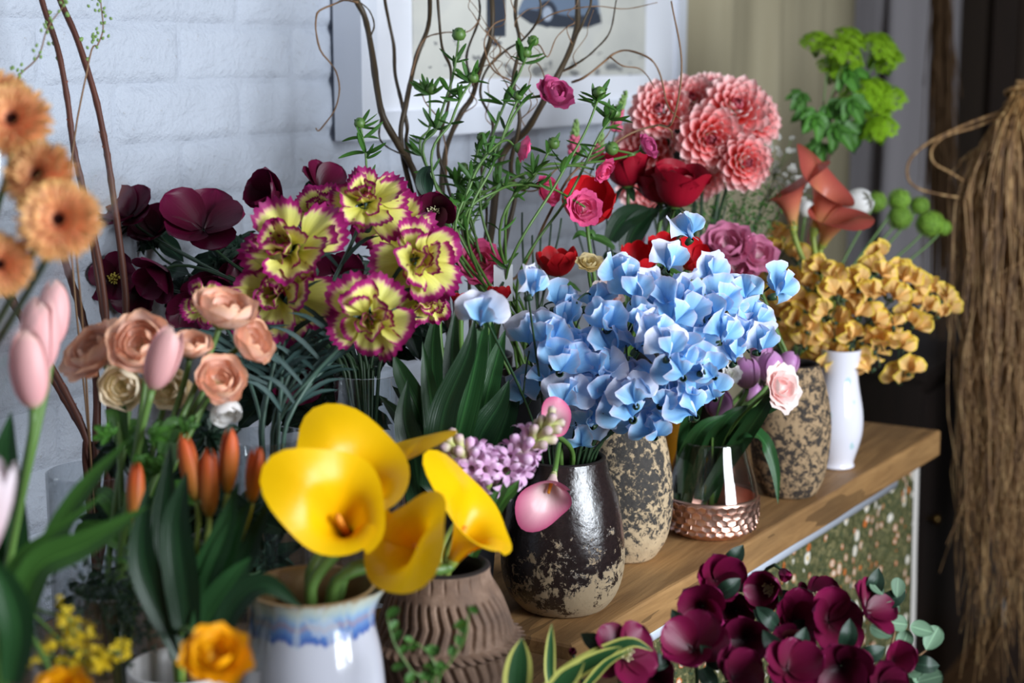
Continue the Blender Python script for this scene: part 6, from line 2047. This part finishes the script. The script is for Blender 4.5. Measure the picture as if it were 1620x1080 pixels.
# ---- front bucket: hellebores, eucalyptus and striped leaves before the table
fb = place(1175, 1.50, 0.0)
fbx = V3((at(1175, 1080, 1.46).x, at(1175, 1080, 1.46).y - 0.0, 0))
M_ZINC = plain('zinc', lin(150, 156, 162), 0.4, Metallic=0.8)
cyl('zinc_floor_bucket', 'tall zinc bucket on the floor below the front hellebores', 'bucket', fbx, 0.0, 0.09, 0.115, 0.79, M_ZINC)
mouth('front', fbx, 0.0, 0.79, 0.095)
FH = [
    ('front hellebore, topmost left with rounded magenta petals', 1130, 918, 48, (0.15, 0.25, 0.85), 1.50, 0.35, 'hell'), ('front hellebore just below the topmost left one', 1112, 958, 52, (-0.1, 0.1, 0.9), 1.46, 0.55, 'hell'),
    ('front hellebore, wine red with two broad petals, lower left', 1098, 1030, 56, (-0.1, 0.2, 0.9), 1.40, 0.35, 'hell'), ('front hellebore with its yellow stamens turned left', 1222, 930, 46, (-0.35, 0.1, 0.85), 1.50, 0.75, 'hell'),
    ('front hellebore nearest the printed fabric, pointing right', 1255, 985, 48, (0.35, 0.2, 0.8), 1.48, 0.45, 'hell'), ('front hellebore with a pale stamen tuft at the middle', 1250, 1010, 44, (0.0, -0.3, 0.9), 1.44, 0.6, 'hellw'),
    ('front hellebore, broad dark one at the centre', 1310, 985, 52, (0.1, 0.2, 0.9), 1.46, 0.3, 'hell'), ('front hellebore, magenta one at the upper right', 1368, 968, 50, (0.4, 0.35, 0.7), 1.46, 0.45, 'hell'),
    ('front hellebore hanging at the far right beside eucalyptus', 1412, 1045, 40, (0.5, -0.1, 0.7), 1.44, 0.8, 'hell'), ('front hellebore, purple one along the bottom edge right', 1330, 1052, 56, (0.1, 0.1, 0.9), 1.40, 0.3, 'hellw'),
    ('front hellebore, dark one along the bottom edge centre', 1245, 1062, 54, (0.0, 0.15, 0.9), 1.38, 0.35, 'hell'), ('front hellebore in shadow between the centre ones', 1180, 1010, 52, (0.0, 0.1, 0.9), 1.45, 0.35, 'hellw'),
    ('front hellebore, bottom edge left of centre', 1160, 1075, 54, (-0.1, 0.3, 0.8), 1.38, 0.4, 'hellw'), ('front hellebore with the large pale stamens, far left', 985, 1040, 54, (0.1, 0.3, 0.9), 1.37, 0.0, 'hell'),
    ('front hellebore at the bottom edge next to the striped leaves', 1035, 1068, 44, (0.0, 0.2, 0.9), 1.40, 0.5, 'hellw'), ('front hellebore, bottom right corner of its bunch', 1390, 1085, 46, (0.3, 0.2, 0.8), 1.40, 0.4, 'hellw'),
    ('front hellebore deep behind the upper ones', 1165, 965, 44, (0.1, 0.0, 0.9), 1.52, 0.5, 'hellw'), ('front hellebore behind the stamened bloom', 1285, 950, 40, (0.2, 0.3, 0.8), 1.52, 0.6, 'hellw'),
]
for i, (lab, x, y, sz_, fc, d, op, k_) in enumerate(FH):
    t = bloom('hellebore', lab, 'hellebore', 'front', x, y, d, (fc[0] + rnd.uniform(-0.35, 0.35), fc[1] + rnd.uniform(-0.25, 0.45), fc[2]), sz_ * 1.1, 0.0024, G2, 'hellebores in the front bucket', head=lambda r: h_hell(r, op + (0 if 'stamen' in lab else r.uniform(-0.15, 0.4)), k_, 'stamen' in lab), depth=0.75)
    for k in range(2):
        a = rnd.uniform(0, 6.28)
        P = at(x + 30 * math.cos(a), y + 30 * math.sin(a), d + 0.015)
        leaf_on(t, [P, P + (RGT * math.cos(a) - UPV * math.sin(a)) * 0.012 - FWD * 0.006, P + (RGT * math.cos(a) - UPV * math.sin(a)) * 0.026], 0.0085, L_HELL, n=8)
bd_ = bloom('hellebore_bud', 'closed round hellebore bud beside the stamened front bloom', 'hellebore', 'front', 1242, 910, 1.5, (0.3, -0.5, 0.6), 24, 0.002, G2, head=lambda r: [('petal', S['hell'][k], PL(k * 1.5708, 0.1, 0, 1.2, 0.95)) for k in range(4)], back=0.6, depth=0.75, bow=1.4)
bloom('hellebore_bud', 'dark hellebore bud beside the striped leaves', 'hellebore', 'front', 906, 1030, 1.44, (-0.1, 0.6, 0.5), 14, 0.002, G2, head=lambda r: [('petal', S['hellw'][k], PL(k * 1.5708, 0.1, 0, 1.2, 0.95)) for k in range(4)], back=0.6, depth=0.75)
ELF = [ovate('eucalyptus_leaf', L_EUCA, 1, 0.36, 0.6, 2.4, 0.25, 0.05, seed=i) for i in range(2)]
for i, (lab, P, lv) in enumerate((('eucalyptus sprig reaching out to the right of the hellebores', [(1420, 1065), (1450, 1040), (1475, 1020)], [(1475, 1010, 40, (0.5, 0.9)), (1462, 995, 34, (-0.9, 0.3)), (1430, 1015, 34, (0.3, 1)), (1440, 1060, 34, (1, -0.3)), (1455, 1075, 32, (0.8, -0.2))]),
                                  ('eucalyptus sprig hanging before the printed fabric', [(1400, 1050), (1415, 1000), (1420, 940)], [(1422, 930, 30, (0.2, 1)), (1405, 965, 30, (0.8, 0.3)), (1400, 1000, 34, (-0.7, 0.4)), (1415, 985, 34, (0.9, -0.1)), (1390, 930, 26, (-0.6, 0.8))]),
                                  ('eucalyptus sprig along the bottom right edge', [(1400, 1090), (1440, 1085), (1470, 1078)], [(1470, 1075, 38, (1, 0.2)), (1435, 1082, 38, (0.4, 0.8)), (1410, 1060, 30, (0.2, 1)), (1345, 1075, 24, (0.4, 0.9))]))):
    d = 1.47
    S_ = spline([at(x, y, d) for x, y in P], 10)
    c, h, r = VASES['front']
    pts = [c + V3((0.02 * i, 0, h * 0.8)), c + V3((0.05, -0.02 * i, h))] + S_
    t = root('eucalyptus_sprig', lab, 'eucalyptus', pts[0], 'eucalyptus sprigs')
    obj('stem', MB().tube(spline(pts, 30), 0.0014, 0.0009, 6).mesh('eucalyptus_stem', WOOD3), t)
    for x, y, L, (a, b) in lv:
        obj('leaf', ELF[rnd.randrange(2)], t, frame(at(x - a * L * 0.5, y + b * L * 0.5, d - 0.004), facing(rnd.uniform(-0.3, 0.3), 0.4, 0.8), 0, L * d / FPX * 1.1, up=RGT * a + UPV * b))
SL = [('striped leaf standing upright like a spoon, farthest left', [(820, 1100), (818, 1080), (822, 1040), (826, 1008)], 0.0125, 1.30, False), ('narrow striped leaf standing up beside the spoon shaped one', [(872, 1090), (870, 1060), (871, 1020), (873, 985)], 0.005, 1.34, True),
      ('long striped leaf arching right over the hellebores', [(850, 1100), (900, 1060), (960, 1030), (1000, 1016), (1035, 1030)], 0.007, 1.36, True), ('long striped leaf arching just below the uppermost one', [(860, 1100), (905, 1065), (950, 1040), (985, 1022)], 0.008, 1.34, True),
      ('striped leaf lying low along the bottom edge', [(860, 1110), (890, 1080), (905, 1065), (925, 1045)], 0.010, 1.28, True), ('pale striped leaf crossing low in front', [(915, 1100), (940, 1070), (965, 1045), (1005, 1025)], 0.004, 1.33, True)]
for i, (lab, P, w, d, nar) in enumerate(SL):
    c, h, r = VASES['front']
    q = [c + V3((-0.03, 0.01 * i, h * 0.85)), c + V3((-0.08, 0.01 * i - 0.02, h))]
    t = root('striped_leaf_stem', lab, 'leaf', q[0], 'cream edged striped leaves')
    W = [at(x, y, d) for x, y in P]
    green_stem(t, spline(q + [W[0]], 10), 0.002, G1)
    leaf_on(t, W, w, L_STRIPE, n=18, fold=0.25, ref=None if nar else -FWD)
# small leafy vine before the brown pot
vb = place(668, 1.20, ZL)
cyl('bud_vase', 'small dark bud vase below the leafy vine', 'vase', vb, ZL, 0.02, 0.012, 0.06, BKT)
mouth('vine', vb, ZL, 0.06, 0.008)
for lab, P in (('thin green vine with small round leaves, left strand', [(668, 1090), (650, 1060), (625, 1020), (612, 975)]), ('thin green vine with small round leaves, right strand', [(690, 1090), (710, 1050), (735, 1010), (742, 960)]), ('thin green vine with small round leaves, middle strand', [(680, 1100), (690, 1060), (675, 1030), (655, 1015)])):
    c, h, r = VASES['vine']
    S_ = spline([c + V3((0, 0, 0.02)), c + V3((0, 0, h))] + [at(x, y, 1.2) for x, y in P], 24)
    t = root('leafy_vine', lab, 'vine', S_[0], 'thin leafy vines')
    green_stem(t, S_, 0.0011, G1, 0.0007)
    for k in range(11, 24, 2):
        a = rnd.uniform(0, 6.28)
        obj('leaf', ELF[rnd.randrange(2)] if False else S['sepal_f'], t, frame(S_[k], facing(rnd.uniform(-0.4, 0.4), 0.5, 0.7), 0, rnd.uniform(0.008, 0.012), up=RGT * math.cos(a) + UPV * (0.4 + math.sin(a))))

# ---- dark leaves filling the bunches
for i, (lab, key, x, y, d, sz_) in enumerate((
        ('dark lobed leaf behind the largest wine hellebore', 'hell', 345, 425, 1.86, 60), ('dark lobed leaf left of the carnations', 'hell', 375, 400, 1.88, 46), ('dark lobed leaf over the brown stems', 'hell', 235, 380, 1.88, 44),
        ('dark lobed leaf under the hanging wine hellebore', 'hell', 290, 470, 1.86, 56), ('dark lobed leaf below the left carnations', 'hell', 400, 520, 1.84, 70), ('dark lobed leaf in the middle of the carnation stems', 'hell', 470, 560, 1.82, 80),
        ('dark lobed leaf low beside the glass rim', 'hell', 540, 600, 1.84, 80), ('dark lobed leaf behind the lowest carnation', 'hell', 610, 560, 1.86, 70), ('dark lobed leaf behind the glass of carnations', 'hell', 420, 640, 1.86, 80), ('dark lobed leaf nearest the table behind the carnations', 'hell', 500, 670, 1.88, 80),
        ('dark lobed leaf below the peach ranunculus, left', 'ranun', 190, 720, 1.40, 60), ('dark lobed leaf below the peach ranunculus, middle', 'ranun', 260, 760, 1.42, 70), ('dark lobed leaf low in the left bunch', 'ranun', 180, 840, 1.40, 70), ('dark lobed leaf among the orange buds', 'ranun', 330, 700, 1.42, 60), ('dark lobed leaf behind the tulip leaves at left', 'ranun', 250, 870, 1.40, 80), ('dark lobed leaf beside the white pot', 'ranun', 390, 830, 1.42, 80),
        ('dark lobed leaf under the uppermost carnation', 'hell', 560, 450, 1.84, 70), ('dark lobed leaf between the rightmost carnation and the tulip leaves', 'hell', 640, 520, 1.84, 70), ('dark lobed leaf left of the carnation stems', 'hell', 390, 580, 1.82, 80), ('dark lobed leaf low in front of the tall glass', 'hell', 560, 660, 1.80, 80),
        ('dark lobed leaf under the lowest peach ranunculus', 'ranun', 320, 800, 1.44, 80), ('dark lobed leaf at the foot of the orange buds', 'ranun', 230, 940, 1.38, 80), ('dark lobed leaf behind the yellow sprays', 'ranun', 150, 960, 1.40, 70), ('dark lobed leaf low behind the white pitcher', 'ranun', 420, 900, 1.46, 80))):
    P = at(x, y - 10, d)
    pts = stem_pts(key, P, facing(0.1, 1, 0.1), depth=0.1)
    t = root('lobed_leaf_stem', lab, 'leaf', pts[0], 'dark lobed leaves')
    green_stem(t, pts, 0.0018, G2)
    for k in range(3):
        obj('leaf', PALMD, t, frame(P + FWD * 0.006 * k, facing(rnd.uniform(-0.5, 0.5), 0.3, 0.8), 0, sz_ * rnd.uniform(0.75, 1.0) * d / FPX, up=RGT * (-0.9, 0.1, 0.9)[k] + UPV * rnd.uniform(-0.6, 0.6)))

# ---- clear sleeve round the gerberas
mc = N('cellophane')
tr_ = mc.n('BsdfTransparent')
gl_ = mc.n('BsdfGlossy')
gl_.inputs['Roughness'].default_value = 0.15
mx_ = mc.n('MixShader')
mc.l(mc.math('MULTIPLY_ADD', mc.noise(mc.co('Object', (1, 1, 0.3)), 14, 4), 0.36, -0.06, clamp=True), mx_.inputs[0])
mc.l(tr_.outputs[0], mx_.inputs[1])
mc.l(gl_.outputs[0], mx_.inputs[2])
mc.l(mx_.outputs[0], mc.out.inputs[0])
ca, cb_ = at(-60, 640, 1.16), at(30, 230, 1.10)
ax_ = (cb_ - ca)
e1 = ax_.cross(FWD).normalized()
e2 = e1.cross(ax_).normalized()


def sleeve(u, v):
    a = v * 2 * PI
    r = 0.018 + 0.058 * u + 0.003 * math.sin(a * 7) * u + 0.004 * math.sin(a * 3 + u * 5)
    return ca + ax_ * (u * (1 + 0.06 * math.sin(a * 4))) + e1 * (r * math.cos(a)) + e2 * (r * math.sin(a))


tag(obj('cellophane_sleeve', MB().grid(14, 48, sleeve, True).mesh('cellophane_sleeve', mc.m)), 'clear cellophane sleeve wrapped round the apricot gerberas', 'wrapper')

# ---- small things between the bunches
BUDP = MB().lathe([(0, 0), (0.3, 0.2), (0.36, 0.5), (0.2, 0.85), (0.0, 1.0)], 6).mesh('bud', plain('dusky pink bud', lin(190, 84, 110), 0.5))
ab = place(1072, 2.26, ZT)
m = N('amber glass')
m.col(lin(176, 120, 30)).set(Roughness=0.08, Transmission_Weight=0.6, IOR=1.4)
vase('amber_jar', 'small amber glass jar behind the copper and glass vase', 'jar', ab, ZT, vprof([(0.026, 0), (0.030, 0.004), (0.031, 0.03), (0.030, 0.075), (0.022, 0.088), (0.020, 0.1)]), m.m, 0.003, 32)
for lab, P in (('slim pink and green bud spike left of the red roses', [(900, 500), (905, 330), (908, 240), (912, 195)]), ('dark bud spike beside the upper left dahlia', [(920, 500), (960, 300), (975, 200), (990, 150)]), ('short pink bud spike behind the half hidden rose', [(905, 500), (930, 320), (945, 250), (952, 215)])):
    d = 2.12
    c, h, r = VASES['rose']
    S_ = spline([c + V3((-0.01, 0, 0.02)), c + V3((-0.02, 0.01, h))] + [at(x, y, d) for x, y in P[1:]], 30)
    t = root('bud_spike', lab, 'flower spike', S_[0], 'slim bud spikes')
    green_stem(t, S_, 0.0016, G2, 0.0009)
    for k in range(34):
        q = k / 34
        p = S_[int(21 + q * 8.5)]
        a = k * 2.39996
        dr = (RGT * math.cos(a) - FWD * math.sin(a) + UPV * (0.7 + q)).normalized()
        obj('bud', (BUDP if q < 0.45 else budg), t, frame(p, dr, 0, (15 - 7 * q) * d / FPX))
for i, x in enumerate((838, 852, 868, 884, 822)):
    d = 1.99
    P = at(x + 4, 372 - 9 * i, d)
    pts = stem_pts('butter', P, facing(0.05, 1, 0), depth=0.1)
    t = root('grass_stem', 'thin straight dark green stem, %s from the left behind the red anemone' % ORD[(1, 2, 3, 4, 0)[i]], 'stem', pts[0], 'thin straight green stems')
    green_stem(t, pts, 0.0019, G2, 0.0012)
c, h, r = VASES['leafy']
t = root('price_card', 'blank white card on a stick behind the pale blue sweet pea', 'card', c + V3((0.02, 0.02, 0.02)))
cc_ = at(796, 446, 1.80)
obj('stick', MB().tube([c + V3((0.02, 0.02, 0.02)), c + V3((0.025, 0.025, h)), cc_], 0.0016, 0.0016, 6).mesh('card_stick', G2), t)
obj('card', MB().box(-0.011, 0.011, -0.0004, 0.0004, -0.022, 0.02).mesh('card', plain('white card', lin(222, 222, 226), 0.8), False), t, Matrix.Translation(cc_) @ Matrix.Rotation(YAW - PI / 2 + 0.15, 4, 'Z'))
